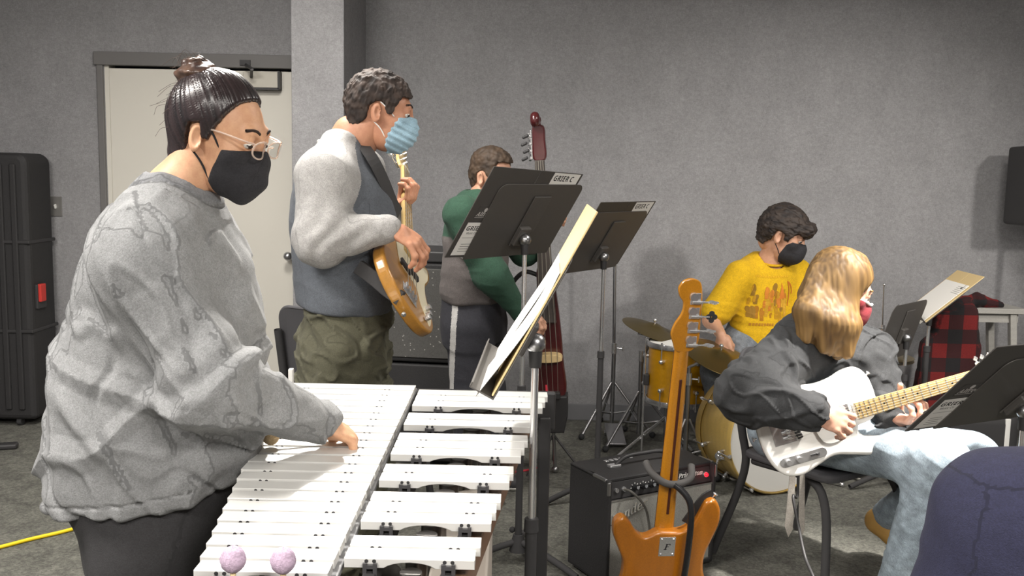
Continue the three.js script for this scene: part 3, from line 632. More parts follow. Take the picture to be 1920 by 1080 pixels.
    const kq = n === 4 ? 1 : 0.55, ky = yy + (n === 4 ? 0.05 : 0.026), petals = [[0.01, 0], [-0.01, 0], [0, 0.009], [0, -0.009]].map(([a, b]) => xf(new THREE.CylinderGeometry(0.008 * kq, 0.008 * kq, 0.003, 14), [xx - 0.008 + a * kq, ky + b * kq, -0.022], [Math.PI / 2, 0, 0]));
    const turn = back ? (i === 2 ? 0 : Math.PI / 2) : 0.6;
    part(tn, 'tuner_key', petals.map((g) => g.translate(-(xx - 0.008), -ky, 0.022).rotateY(turn).translate(xx - 0.008, ky, -0.022)), back && i === 2 ? M.black : M.chrome);
  }
  const br = part(t, 'bridge', [bx(n === 4 ? 0.045 : 0.075, n === 4 ? 0.085 : 0.08, 0.003, bridge - 0.01, 0, 0.002, 0.001)], M.chrome);
  for (let i = 0; i < (n === 4 ? 4 : 3); i++) part(br, 'saddle', rod([bridge - 0.015, (i - (n === 4 ? 1.5 : 1)) * 0.019, 0.008], [bridge + 0.012, (i - (n === 4 ? 1.5 : 1)) * 0.019, 0.008], 0.0055, 0.0055, 10), M.chrome);
  if (n === 4) { part(t, 'pickup', [bx(0.028, 0.062, 0.012, 0.2, 0.026, 0.005, 0.004), bx(0.028, 0.062, 0.012, 0.228, -0.026, 0.005, 0.004)], M.black); }
  else { part(t, 'pickup', bx(0.022, 0.075, 0.01, 0.3, 0, 0.005, 0.004), M.chrome); part(t, 'pickup', bx(0.02, 0.07, 0.009, bridge + 0.035, 0, 0.005, 0.004, [0, 0, 0.2]), M.black); }
  if (knobs === 'plate') {
    const kp = part(t, 'control_plate', ext(roundRect(0.16, 0.032, 0.015), 0.003, 0.001).translate(0.12, -0.1, 0.0005), M.chrome);
    for (const k of [0.068, 0.105]) part(kp, 'knob', rod([k, -0.1, 0.002], [k, -0.1, 0.02], 0.0095, 0.009, 18), M.chrome);
    part(kp, 'switch', [bx(0.03, 0.006, 0.006, 0.16, -0.1, 0.004), rod([0.165, -0.1, 0.004], [0.17, -0.1, 0.02], 0.003)], M.black);
  } else for (const [a, b] of knobs) part(t, 'knob', rod([a, b, 0.002], [a, b, 0.02], 0.0095, 0.009, 18), M.chrome);
  for (let i = 0; i < n; i++) { const q = (i - (n - 1) / 2) / (n - 1); part(t, 'string', rod([bridge, q * (n === 4 ? 0.057 : 0.052), 0.0135], [nut, q * 0.034, 0.0135], n === 4 ? 0.0012 : 0.0006, n === 4 ? 0.0012 : 0.0006, 6), M.string); }
  if (back) {
    const np = part(t, 'neck_plate', bx(0.064, 0.05, 0.002, 0.335, 0, -tk - 0.0005, 0.0008), M.chrome);
    part(np, 'neck_screw', [[-0.025, -0.018], [0.025, -0.018], [-0.025, 0.018], [0.025, 0.018]].map(([a, b]) => ball(0.004, 0.335 + a, b, -tk - 0.0015, 10)), M.chrome);
    part(np, 'engraved_letter', letters('F', 0.02, 0.0006).rotateY(Math.PI).rotateZ(-Math.PI / 2).translate(0.335, 0, -tk - 0.0016), M.black);
  }
  return t;
}
const amber = (c) => mat(c, 0.3, 0, { map: T.wood, clearcoat: 0.8, clearcoatRoughness: 0.12 });
const maple = mat(0xd9b878, 0.35, 0, { map: T.wood, clearcoat: 0.5, clearcoatRoughness: 0.2 });
const JGUARD = [[0.09, -0.105], [0.12, -0.075], [0.18, -0.05], [0.19, 0.055], [0.25, 0.075], [0.33, 0.09], [0.4, 0.13], [0.44, 0.12], [0.39, 0.075], [0.375, 0.035], [0.37, -0.035], [0.36, -0.07], [0.38, -0.105], [0.4, -0.14], [0.34, -0.14], [0.28, -0.115], [0.2, -0.115], [0.12, -0.145], [0.06, -0.13]];
// the orange bass leaning on its stand, its back to the camera
const stoodBottom = at(1226, 1190, 2.96), stoodTop = at(1292, 521, 2.8);
const stoodAxis = stoodTop.clone().sub(stoodBottom), stoodLen = stoodAxis.length();
const stoodBass = guitar('glossy amber bass guitar on a floor stand, back towards the camera', stoodBottom, stoodAxis, V(-0.12, 0, -1), { bodyMat: amber(0xc6781a), neckMat: mat(0xd08a1e, 0.3, 0, { map: T.wood, clearcoat: 0.8, clearcoatRoughness: 0.12 }), guard: JGUARD, guardMat: M.black, back: true, knobs: [[0.09, -0.12], [0.12, -0.125]] });
stoodBass.scale.setScalar(stoodLen / 1.166);
part(stoodBass, 'strap_end', new THREE.ExtrudeGeometry(roundRect(0.006, 0.034, 0.002), { steps: 16, bevelEnabled: false, extrudePath: new THREE.CatmullRomCurve3([V(0.497, 0.134, -0.018), V(0.485, 0.112, -0.02), V(0.445, 0.086, -0.02), V(0.4, 0.062, -0.016)]) }), M.black).userData.label = 'black strap end on the upper horn';
{
  const q = (a, b, c) => V(a, b, c).applyMatrix4((stoodBass.updateMatrixWorld(), stoodBass.matrixWorld));
  const t = thing('guitar_stand', 'black tubular stand holding the amber bass by its neck', 'guitar stand', [stoodBottom.x, 0, stoodBottom.z + 0.1]);
  const lo = (p) => p.clone().sub(t.position), yoke = q(0.545, 0.0, -0.045);
  const foot = V(yoke.x - 0.03, 0.05, stoodBottom.z + 0.13);
  const m1 = q(0.5, 0.045, -0.075), m2 = q(0.42, 0.052, -0.085), m3 = q(0.12, 0.028, -0.08);
  part(t, 'upright', tube([lo(q(0.545, 0.0, -0.05)), lo(q(0.53, 0.022, -0.06)), lo(m1), lo(m2), lo(m3), lo(foot)], 0.0105, 60, 12), M.blackGloss);
  part(t, 'yoke', tube([lo(q(0.585, -0.072, 0.02)), lo(q(0.568, -0.062, -0.02)), lo(q(0.547, -0.025, -0.045)), lo(q(0.545, 0.02, -0.046)), lo(q(0.556, 0.058, -0.025)), lo(q(0.575, 0.07, 0.015))], 0.0115, 40, 12), mat(0x4a4847, 0.8));
  for (const [dx, dz] of [[-0.28, 0.02], [0.28, 0.02], [0.02, 0.34]]) part(t, 'foot_bar', [rod(lo(foot), lo(V(foot.x + dx, 0.014, foot.z + dz - 0.1)), 0.011), ball(0.014, foot.x + dx - t.position.x, 0.014, foot.z + dz - 0.1 - t.position.z, 10)], M.blackGloss);
  for (const s of [-1, 1]) part(t, 'cradle_arm', [tube([lo(foot), lo(q(0.0, s * 0.07, -0.07)), lo(q(-0.016, s * 0.07, -0.03)), lo(q(-0.016, s * 0.07, 0.02)), lo(q(0.02, s * 0.07, 0.03))], 0.008, 30, 8)], M.rubber);
}
// ------------------------------------------------------------------ guitar amplifier
{
  const bl = V(0.345, 0, -3.16), br = V(0.8, 0, -3.42), w = 0.5, h = 0.41, d = 0.25;
  const ang = Math.atan2(-(br.z - bl.z), br.x - bl.x);
  const t = thing('guitar_amplifier', 'black combo amplifier with silver grille behind the amber bass', 'amplifier', [(bl.x + br.x) / 2, 0, (bl.z + br.z) / 2], ang);
  const side = ext(outline([[0, 0.02], [0, h], [-0.045, h], [-0.045, h], [-d, h], [-d, 0.02]], false), 0.014, 0.003);
  const shell = [];
  for (const s of [-1, 1]) shell.push(bx(0.016, h - 0.02, d, s * (w / 2 - 0.008), (h + 0.02) / 2, -d / 2, 0.005));
  shell.push(bx(w, 0.016, d - 0.02, 0, h - 0.008, -d / 2 - 0.012, 0.006), bx(w, 0.016, d, 0, 0.028, -d / 2, 0.006), bx(w - 0.02, h - 0.04, 0.012, 0, h / 2 + 0.01, -d + 0.008));
  part(t, 'cabinet', shell, M.tolex);
  part(t, 'grille_cloth', bx(w - 0.032, 0.292, 0.012, 0, 0.184, -0.012, 0.003), mat(0xf0efe6, 0.8, 0, { map: T.grille }));
  for (const y of [0.333, 0.038]) part(t, 'grille_trim', bx(w - 0.03, 0.006, 0.014, 0, y, -0.011), M.steel);
  const cp = part(t, 'control_panel', bx(w - 0.034, 0.058, 0.006, 0, 0.366, -0.02, 0.001, [-0.2, 0, 0]), M.black);
  for (const x of [-0.125, -0.088, -0.051, -0.014, 0.023, 0.06]) {
    const k = part(cp, 'knob', [rod([x, 0.366, -0.018], [x, 0.369, -0.002], 0.012, 0.0105, 18), rod([x, 0.369, -0.003], [x, 0.371, 0.006], 0.008, 0.007, 18)], M.blackGloss);
    part(k, 'knob_cap', rod([x, 0.371, 0.006], [x, 0.3712, 0.0068], 0.006, 0.006, 14), M.chrome);
    part(k, 'scale_marks', [-2, -1, 0, 1, 2].map((q) => bx(0.002, 0.005, 0.001, x + 0.016 * Math.sin(q * 0.8), 0.366 + 0.016 * Math.cos(q * 0.8), -0.0145, 0, [0, 0, -q * 0.8])), M.white);
  }
  for (const x of [-0.205, -0.172]) part(cp, 'input_jack', [rod([x, 0.366, -0.018], [x, 0.367, -0.01], 0.009, 0.008, 14)], M.chrome);
  part(cp, 'panel_markings', [-0.2, -0.13, -0.09, -0.05, -0.015, 0.02].map((x) => bx(0.02, 0.004, 0.001, x, 0.345, -0.0215)), M.white);
  part(cp, 'lettering', [letters('Princeton', 0.017, 0.001).translate(0.135, 0.378, -0.0165), letters('Reverb', 0.017, 0.001).translate(0.145, 0.356, -0.0205)], M.white).userData.label = 'white script lettering';
  part(t, 'logo', letters('Fender', 0.033, 0.004, 'serif', 0.45).rotateZ(0.3).translate(-0.155, 0.288, -0.004), M.chrome).userData.label = 'raised silver script logo';
  const jw = part(t, 'pilot_lamp', [rod([0.205, 0.366, -0.018], [0.205, 0.368, -0.008], 0.011, 0.01, 16)], M.chrome);
  part(jw, 'jewel', ball(0.008, 0.205, 0.368, -0.006, 14), new THREE.MeshStandardMaterial({ color: 0xc01522, roughness: 0.2, emissive: 0xff2030, emissiveIntensity: 1.6 })).userData.label = 'glowing red jewel';
  const pl = new THREE.PointLight(0xff2838, 0.0015, 0, 2); pl.position.set(0.205, 0.372, 0.006); pl.castShadow = true; t.add(pl);
  const hd = part(t, 'handle', [tube([[-0.13, h + 0.004, -0.13], [-0.09, h + 0.03, -0.13], [0, h + 0.036, -0.13], [0.09, h + 0.03, -0.13], [0.13, h + 0.004, -0.13]], 0.008, 30, 8)], M.black);
  for (const x of [-0.135, 0.135]) part(hd, 'handle_cap', bx(0.05, 0.012, 0.028, x, h + 0.005, -0.13, 0.004), M.chrome);
  for (const s of [-1, 1]) part(t, 'corner_guard', [bx(0.012, 0.012, 0.08, s * (w / 2 - 0.004), h - 0.004, -0.06, 0.004), bx(0.012, 0.05, 0.012, s * (w / 2 - 0.004), h - 0.03, -0.004, 0.004)], M.steel);
  for (const [x, z] of [[-0.2, -0.04], [0.2, -0.04], [-0.2, -0.21], [0.2, -0.21]]) part(t, 'rubber_foot', rod([x, 0, z], [x, 0.022, z], 0.018, 0.02), M.rubber);
  const vents = []; for (let i = 0; i < 6; i++) vents.push(bx(0.016, 0.004, 0.02, -0.12 + i * 0.022, h + 0.001, -0.2, 0.002)); part(t, 'tube_clips', vents, M.chrome);
  const q = (x, y, z) => V(x, y, z).applyMatrix4((t.updateMatrixWorld(), t.matrixWorld));
  floorCable('patch_cable', 'grey instrument cable plugged into the black amplifier', [q(-0.172, 0.367, -0.01), q(-0.172, 0.37, 0.03), q(-0.13, 0.32, 0.05), q(-0.1, 0.24, 0.045), q(-0.095, 0.15, 0.05), q(-0.1, 0.05, 0.06), q(-0.06, 0.006, 0.1), q(0.1, 0.006, 0.16)].map(P3), 0.0045, mat(0x5c5a55, 0.6));
}
// ------------------------------------------------------------------ drum kit
const drumWood = mat(0xd79b17, 0.32, 0, { map: T.wood, clearcoat: 0.6, clearcoatRoughness: 0.15 });
const drumPale = mat(0xe0bd6c, 0.35, 0, { map: T.wood, clearcoat: 0.6, clearcoatRoughness: 0.2 });
const head = mat(0xe6e4df, 0.6);
function drum(t, r, len, n, shellMat, hoopMat, hoopW = 0.018, claws) {     // axis along y from 0 to len
  part(t, 'shell', [new THREE.CylinderGeometry(r, r, len - 0.03, 56, 1, true).translate(0, len / 2, 0), new THREE.CylinderGeometry(r - 0.008, r - 0.008, len - 0.03, 56, 1, true).translate(0, len / 2, 0)], shellMat);
  for (const y of [0.006, len - 0.006]) {
    part(t, 'drum_head', lathe([[0, y - 0.001], [r - 0.004, y - 0.001], [r + 0.001, y - 0.004], [r + 0.001, y + 0.001], [r - 0.004, y + 0.0025], [0, y + 0.0025]], 56), head);
    const s = y < 0.1 ? -1 : 1; part(t, 'hoop', lathe([[r + 0.002, y + s * 0.008], [r + 0.01, y + s * 0.008], [r + 0.01, y - s * hoopW], [r + 0.003, y - s * hoopW], [r + 0.002, y + s * 0.008]], 56), hoopMat);
  }
  for (let i = 0; i < n; i++) {
    const a = i / n * Math.PI * 2 + 0.2, c = Math.cos(a), s = Math.sin(a), at2 = (q, y) => [c * q, y, s * q];
    for (const e of [0, 1]) {
      const yb = e ? len : 0, dir = e ? -1 : 1, y1 = yb + dir * (claws ? 0.075 : 0.085);
      const lug = part(t, 'lug', [rod(at2(r, y1), at2(r + 0.02, y1), 0.011, 0.009), ball(0.012, ...at2(r + 0.02, y1), 12)], M.chrome);
      part(lug, 'tension_rod', [rod(at2(r + 0.018, y1), at2(r + 0.018, yb - dir * 0.008), 0.0032), rod(at2(r + 0.018, yb - dir * 0.004), at2(r + 0.018, yb - dir * 0.014), 0.0055), bx(0.012, 0.012, 0.016, 0, 0, 0).applyMatrix4(new THREE.Matrix4().makeRotationY(-a)).translate(c * (r + 0.011), yb, s * (r + 0.011))], M.chrome);
    }
  }
}
{
  const c = at(1276, 655, 4.82), r = 0.165;
  const t = thing('floor_tom', 'amber floor tom with white head behind the bass guitar headstock', 'drum', [c.x, 0, c.z]);
  const len = 0.32, top = 0.625, sub = new THREE.Group();
  drum(sub, r, len, 6, drumWood, M.chrome);
  for (const m of sub.children.slice()) { m.position.y = top - len; t.add(m); }
  for (const a of [0.9, 3.0, 5.1]) {
    const x = Math.cos(a) * (r + 0.025), z = Math.sin(a) * (r + 0.025);
    const l = part(t, 'leg', [rod([x, 0.02, z], [x, top - 0.06, z], 0.006), ball(0.014, x, 0.014, z)], M.chrome);
    part(l, 'leg_bracket', [bx(0.03, 0.06, 0.03, Math.cos(a) * (r + 0.015), top - 0.2, Math.sin(a) * (r + 0.015), 0.006)], M.black);
  }
  part(t, 'badge', bx(0.03, 0.04, 0.004, -0.04, top - 0.15, r + 0.0, 0.002, [0, -0.25, 0]), M.black);
}
{
  const c = at(1460, 826, 4.26), r = 0.26, len = 0.3;
  const t = thing('bass_drum', 'pale amber bass drum with white front head behind the chair', 'drum', [c.x, r + 0.012, c.z], 0);
  const m = new THREE.Group(); drum(m, r, len, 8, drumPale, drumPale, 0.03, true);
  const axis = V(0.33, 0.02, 0.94).normalize(), Q = new THREE.Matrix4().makeRotationFromQuaternion(new THREE.Quaternion().setFromUnitVectors(V(0, 1, 0), axis)).multiply(new THREE.Matrix4().makeTranslation(0, -len, 0));
  for (const k of m.children.slice()) { k.applyMatrix4(Q); t.add(k); }
  for (const s of [-1, 1]) { const side = V(-axis.z * s, 0, axis.x * s), a = side.clone().multiplyScalar(r * 0.93).addScaledVector(axis, -0.12).add(V(0, -0.1, 0)), b = side.clone().multiplyScalar(r + 0.12).addScaledVector(axis, 0.0); b.y = -r - 0.002; const sp = part(t, 'spur', [rod(a, b, 0.0065), ball(0.011, b.x, b.y + 0.002, b.z)], M.chrome); part(sp, 'spur_clamp', [ball(0.022, a.x, a.y, a.z, 12), rod(a, a.clone().addScaledVector(axis, 0.05), 0.008)], M.chrome); }
}
function cymbalStand(label, base, hub, cymbalR, tiltX, tiltZ, { boom, feet = 0.3, bare } = {}) {
  const t = thing('cymbal_stand', label, bare ? 'stand' : 'cymbal', [base[0], 0, base[1]]);
  const h = V(...hub).sub(t.position), knee = boom ? V(...boom).sub(t.position) : h;
  const mast = V(0, 0, 0); mast.x = 0; mast.z = 0;
  part(t, 'pole', [rod([0, 0.06, 0], [0, 0.5, 0], 0.0125), rod([0, 0.45, 0], knee, 0.0095)].concat(boom ? [rod(knee, h, 0.007)] : []), M.steel);
  part(t, 'clamp', [rod([0, 0.47, 0], [0, 0.53, 0], 0.017), rod([0.015, 0.5, 0], [0.045, 0.5, 0.01], 0.005), bx(0.006, 0.03, 0.014, 0.048, 0.5, 0.01, 0.002)], M.chrome);
  for (let i = 0; i < 3; i++) { const a = i * Math.PI * 2 / 3 + 0.35, c = Math.cos(a), s = Math.sin(a), l = part(t, 'leg', [rod([c * 0.012, 0.3, s * 0.012], [c * feet, 0.02, s * feet], 0.008)], M.steel); part(l, 'brace', rod([c * 0.012, 0.12, s * 0.012], [c * feet * 0.55, 0.15, s * feet * 0.55], 0.006), M.steel); part(l, 'rubber_foot', ball(0.018, c * feet, 0.018, s * feet, 12), M.rubber); }
  if (!bare) {
    const r = cymbalR, cy = part(t, 'cymbal', lathe([[0.004, 0.02], [0.02, 0.021], [0.04, 0.014], [0.06, 0.004], [r * 0.6, -0.006], [r, -0.02], [r, -0.0215], [r * 0.6, -0.0075], [0.06, 0.0025], [0.04, 0.0125], [0.004, 0.0185]], 48).rotateX(tiltX).rotateZ(tiltZ).translate(h.x, h.y, h.z), mat(0x75663f, 0.35, 0.85));
    part(cy, 'wing_nut', [rod([h.x, h.y - 0.02, h.z], [h.x, h.y + 0.045, h.z], 0.004), ball(0.011, h.x, h.y + 0.04, h.z, 10)], M.chrome);
  }
  return t;
}
{
  const c1 = at(1228, 614, 5.0), c2 = at(1352, 664, 4.42);
  cymbalStand('dark cymbal tilted behind the floor tom', [c1.x - 0.06, c1.z - 0.05], P3(c1), 0.18, 0.12, -0.3, { feet: 0.26 });
  cymbalStand('brown cymbal in front of the drummer beside the guitarist shoulder', [c2.x - 0.14, c2.z - 0.06], P3(c2), 0.19, 0.26, -0.28, { feet: 0.16, boom: [c2.x - 0.14, c2.y - 0.08, c2.z - 0.06] });
  // slim tripod stand by the wall
  const b = atHeight(1146, 812, 0), top = at(1153, 470, -b.z);
  const st = cymbalStand('slim metal tripod stand against the wall behind the labelled music stand', [b.x, b.z], [top.x, top.y, top.z], 0, 0, 0, { bare: true, feet: 0.24 });
  part(st, 'pedal', [bx(0.1, 0.012, 0.25, 0.0, 0.05, 0.2, 0.004, [0.2, 0, 0]), bx(0.1, 0.02, 0.05, 0, 0.02, 0.06, 0.004)], M.steel);
  const b2 = atHeight(1246, 845, 0), k2 = at(1252, 634, -b2.z + 0.05), e2 = at(1196, 625, -b2.z + 0.08);
  const t = thing('boom_stand', 'thin chrome boom stand in front of the floor tom', 'stand', [b2.x, 0, b2.z]);
  const L = (p) => p.clone().sub(t.position);
  part(t, 'pole', [rod([0, 0.05, 0], [0, 0.42, 0], 0.011), rod([0, 0.4, 0], L(k2), 0.008)], M.steel);
  part(t, 'boom_arm', rod(L(e2), L(k2).add(V(0.05, -0.012, 0)), 0.0065), M.chrome);
  part(t, 'clamp', [rod([0, 0.39, 0], [0, 0.45, 0], 0.016), ball(0.022, L(k2).x, L(k2).y, L(k2).z, 12)], M.black);
  for (const [px, py] of [[1145, 866], [1300, 850], [1262, 905]]) { const f = atHeight(px, py, 0.015).sub(t.position), l = part(t, 'leg', [rod([0, 0.19, 0], f, 0.008), rod(V(0, 0.19, 0).lerp(f, 0.3), V(0, 0.19, 0).lerp(f, 0.42), 0.012)], M.chrome); part(l, 'rubber_foot', ball(0.016, f.x, 0.016, f.z, 10), M.rubber); }
  // hi-hat rod standing clear behind the guitarist
  const hb = at(1655, 620, 4.7), ht = at(1658, 534, 4.7);
  const hh = thing('hi_hat_stand', 'thin hi-hat rod rising behind the guitarist with red mask', 'hi-hat', [hb.x, 0, hb.z]);
  part(hh, 'pole', rod([0, 0.05, 0], [0, hb.y - 0.1, 0], 0.011), M.steel);
  part(hh, 'pull_rod', [rod([0, hb.y - 0.1, 0], [ht.x - hb.x, ht.y, 0], 0.0035), ball(0.007, ht.x - hb.x, ht.y, 0, 10)], M.steel);
  part(hh, 'clutch', [rod([0, hb.y - 0.01, 0], [0, hb.y + 0.03, 0], 0.009), bx(0.05, 0.008, 0.02, -0.02, hb.y + 0.012, 0, 0.003)], M.chrome);
  for (const [y, s] of [[hb.y - 0.12, 1], [hb.y - 0.16, -1]]) part(hh, 'cymbal', lathe([[0.005, s * 0.015], [0.03, s * 0.012], [0.05, 0], [0.16, -s * 0.012], [0.16, -s * 0.014], [0.05, -s * 0.002], [0.005, s * 0.013]], 40).translate(0, y, 0), mat(0x8d7a4a, 0.3, 0.9));
  for (let i = 0; i < 3; i++) { const a = i * 2.094 + 0.3; part(hh, 'leg', rod([0, 0.3, 0], [Math.cos(a) * 0.25, 0.01, Math.sin(a) * 0.25], 0.007), M.steel); }
}
// ------------------------------------------------------------------ chairs
function chair(label, pos, turn, { seatH = 0.45, backH = 0.83, legMat = M.blackMatte, seatMat = mat(0x4b4a4d, 0.75), splay = 0.03, group = 'black stacking chairs', frontSplit = true } = {}) {   // faces +z
  const t = thing('stacking_chair', label, 'chair', pos, turn, group);
  part(t, 'seat', [ext(roundRect(0.44, 0.42, 0.06), 0.03, 0.01, 2).rotateX(-Math.PI / 2).translate(0, seatH - 0.03, 0)], seatMat);
  const bg = ext(roundRect(0.44, backH - seatH - 0.1, 0.07), 0.02, 0.007, 2), p = bg.attributes.position; for (let i = 0; i < p.count; i++) p.setZ(i, p.getZ(i) + p.getX(i) * p.getX(i) * 0.5); bg.computeVertexNormals();
  part(t, 'backrest', bg.rotateX(-0.16).translate(0, (seatH + 0.1 + backH) / 2, -0.25), seatMat);
  for (const s of [-1, 1]) {
    part(t, 'leg', tube([[s * (0.21 + splay), 0.012, -0.25 - splay], [s * 0.2, seatH - 0.06, -0.19], [s * 0.2, seatH + 0.06, -0.215], [s * 0.2, backH - 0.1, -0.272]], 0.016, 30, 10), legMat);
    part(t, 'leg', tube([[s * (0.21 + splay), 0.012, 0.2 + splay], [s * 0.205, seatH - 0.1, 0.18], [s * 0.19, seatH - 0.045, 0.12], [s * 0.19, seatH - 0.04, -0.16]], 0.016, 30, 10), legMat);
  }
  for (const z of [0.1, -0.12]) part(t, 'crossbar', rod([-0.19, seatH - 0.045, z], [0.19, seatH - 0.045, z], 0.01), legMat);
  return t;
}
const rearChair = at(590, 640, 4.15);
chair('grey stacking chair behind the bassist in the two-tone shirt', [rearChair.x + 0.235, 0, rearChair.z + 0.25], 2.7, { backH: 0.93 });
const SEAT = V(1.185, 0, -3.43), SEATYAW = Math.atan2(0.56, 0.83);
chair('black stacking chair under the blonde guitarist', [SEAT.x, 0, SEAT.z], SEATYAW, { splay: 0.04 });
// ------------------------------------------------------------------ bass cabinet against the wall
{
  const c = at(775, 590, 4.75);
  const t = thing('bass_cabinet', 'tall grey speaker cabinet with sparkly grille between the standing bassists', 'speaker', [c.x + 0.03, 0, c.z], -0.12);
  const w = 0.62;
  part(t, 'lower_cabinet', bx(w, 0.5, 0.4, 0, 0.27, -0.05, 0.012), M.tolex);
  part(t, 'upper_cabinet', bx(w, 0.5, 0.4, 0, 0.78, -0.05, 0.012), M.tolex);
  part(t, 'grille', bx(w - 0.05, 0.45, 0.012, 0, 0.78, 0.155, 0.004), mat(0xc9c6c1, 0.6, 0.1, { map: T.sparkle }));
  part(t, 'amplifier_head', bx(w + 0.02, 0.06, 0.38, 0, 1.062, -0.05, 0.012), M.black);
  for (const x of [-0.26, 0.26]) part(t, 'caster', ball(0.024, x, 0.024, 0.1, 12), M.rubber);
}
// ------------------------------------------------------------------ red cable, floor bits
{
  const a = at(1026, 745, 2.75), pts = [[1026, 745, 0.78], [1030, 790, 0.6], [1028, 830, 0.45], [1018, 862, 0.25]].map(([px, py, y]) => P3(atHeight(px, py, y)));
  const e = atHeight(985, 882, 0.005), e2 = atHeight(1010, 876, 0.006);
  floorCable('red_cable', 'thin red cable hanging behind the nearest music stand', [P3(at(1024, 722, 4.1)), P3(at(1029, 780, 4.1)), P3(at(1029, 820, 4.15)), P3(at(1022, 858, 4.3)), [e2.x, 0.006, e2.z], [e.x, 0.005, e.z], [e.x - 0.25, 0.005, e.z + 0.1]], 0.0055, mat(0xd23a48, 0.5));
}
// ------------------------------------------------------------------ electric upright bass
{
  const top = at(1008, 214, 4.35), foot = atHeight(1041, 889, 0.0), axis = top.clone().sub(foot);
  const t = thing('upright_bass', 'slim dark red electric upright bass with four strings and scroll', 'double bass', P3(foot));
  const y = axis.clone().normalize(), z0 = V(-0.1, 0, 1), z = z0.addScaledVector(y, -z0.dot(y)).normalize(), x = y.clone().cross(z);
  t.quaternion.setFromRotationMatrix(new THREE.Matrix4().makeBasis(x, y, z));
  const L = axis.length(), red = mat(0x5a1f22, 0.28, 0, { map: T.wood, clearcoat: 0.8, clearcoatRoughness: 0.12 });
  part(t, 'end_pin', [rod([0, 0.02, -0.02], [0, 0.3, -0.02], 0.009), ball(0.018, 0, 0.018, -0.02)], M.steel);
  for (const a of [0.4, 2.6, 4.6]) part(t, 'tripod_leg', [rod([0, 0.2, -0.02], [Math.cos(a) * 0.16, 0.01, -0.02 + Math.sin(a) * 0.14], 0.006)], M.black);
  part(t, 'lower_block', ext(outline([[-0.055, 0.22], [0.055, 0.22], [0.075, 0.3], [0.08, 0.41], [-0.08, 0.41], [-0.075, 0.3]], false), 0.08, 0.008).translate(0, 0, -0.06), M.black);
  part(t, 'body', ext(outline([[-0.062, 0.4], [0.062, 0.4], [0.066, 0.6], [0.058, 0.8], [0.045, 0.95], [0.034, 1.05], [-0.034, 1.05], [-0.045, 0.95], [-0.058, 0.8], [-0.066, 0.6]]), 0.06, 0.012, 3).translate(0, 0, -0.055), red);
  part(t, 'tailpiece', bx(0.09, 0.035, 0.035, 0, 0.415, 0.015, 0.006), M.black);
  const br = part(t, 'bridge', ext(outline([[-0.062, 0], [0.062, 0], [0.06, 0.02], [0.04, 0.03], [-0.04, 0.03], [-0.06, 0.02]]), 0.06, 0.003).translate(0, 0.6, 0.0), mat(0xd9bd8a, 0.6));
  const fbS = new THREE.Shape(); fbS.moveTo(-0.042, 0.78); fbS.lineTo(0.042, 0.78); fbS.lineTo(0.022, L - 0.21); fbS.lineTo(-0.022, L - 0.21); fbS.closePath();
  part(t, 'fingerboard', ext(fbS, 0.03, 0.006).translate(0, 0, 0.0), mat(0x57504c, 0.35));
  part(t, 'neck', rod([0, 0.98, -0.015], [0, L - 0.2, -0.012], 0.026, 0.021, 16), red);
  for (let i = 0; i < 4; i++) part(t, 'string', rod([(i - 1.5) * 0.024, 0.43, 0.045], [(i - 1.5) * 0.028, 0.63, 0.062], 0.0016, 0.0016, 6), M.string), part(t, 'string', rod([(i - 1.5) * 0.028, 0.63, 0.062], [(i - 1.5) * 0.0105, L - 0.21, 0.032], 0.0022, 0.0022, 6), M.string);
  part(t, 'pegbox', [ext(outline([[-0.026, L - 0.21], [0.026, L - 0.21], [0.03, L - 0.12], [0.024, L - 0.055], [-0.022, L - 0.05], [-0.03, L - 0.12]]), 0.055, 0.008).translate(0, 0, -0.045)], red);
  part(t, 'scroll', [tube([[-0.008, L - 0.055, -0.02], [-0.014, L - 0.03, -0.012], [-0.012, L - 0.012, 0.002], [-0.012, L - 0.01, 0.02], [-0.012, L - 0.026, 0.03], [-0.012, L - 0.04, 0.018]], 0.022, 40, 12), ball(0.026, -0.01, L - 0.026, 0.004)], red);
  for (let i = 0; i < 4; i++) { const yy = L - 0.19 + 0.034 * i, s = i % 2 ? -1 : -1; const tn = part(t, 'tuner', [rod([0, yy, -0.02], [s * 0.05, yy, -0.02], 0.006), bx(0.01, 0.034, 0.034, s * 0.036, yy, -0.02, 0.003), rod([s * 0.045, yy, -0.02], [s * 0.045, yy - 0.02, 0.0], 0.006)], M.chrome); part(tn, 'tuner_key', bx(0.032, 0.014, 0.03, s * (i % 2 ? 0.062 : 0.07), yy - 0.012, -0.01, 0.006, [0, 0, 0.4]), M.black); }
  part(t, 'body_rest', tube([[-0.03, 1.0, -0.04], [-0.1, 1.02, -0.05], [-0.17, 0.96, -0.06], [-0.2, 0.86, -0.06]], 0.011, 24, 8), M.black);
  part(t, 'knee_rest', tube([[-0.06, 0.62, -0.03], [-0.12, 0.68, -0.05], [-0.17, 0.76, -0.06]], 0.011, 20, 8), M.black);
}
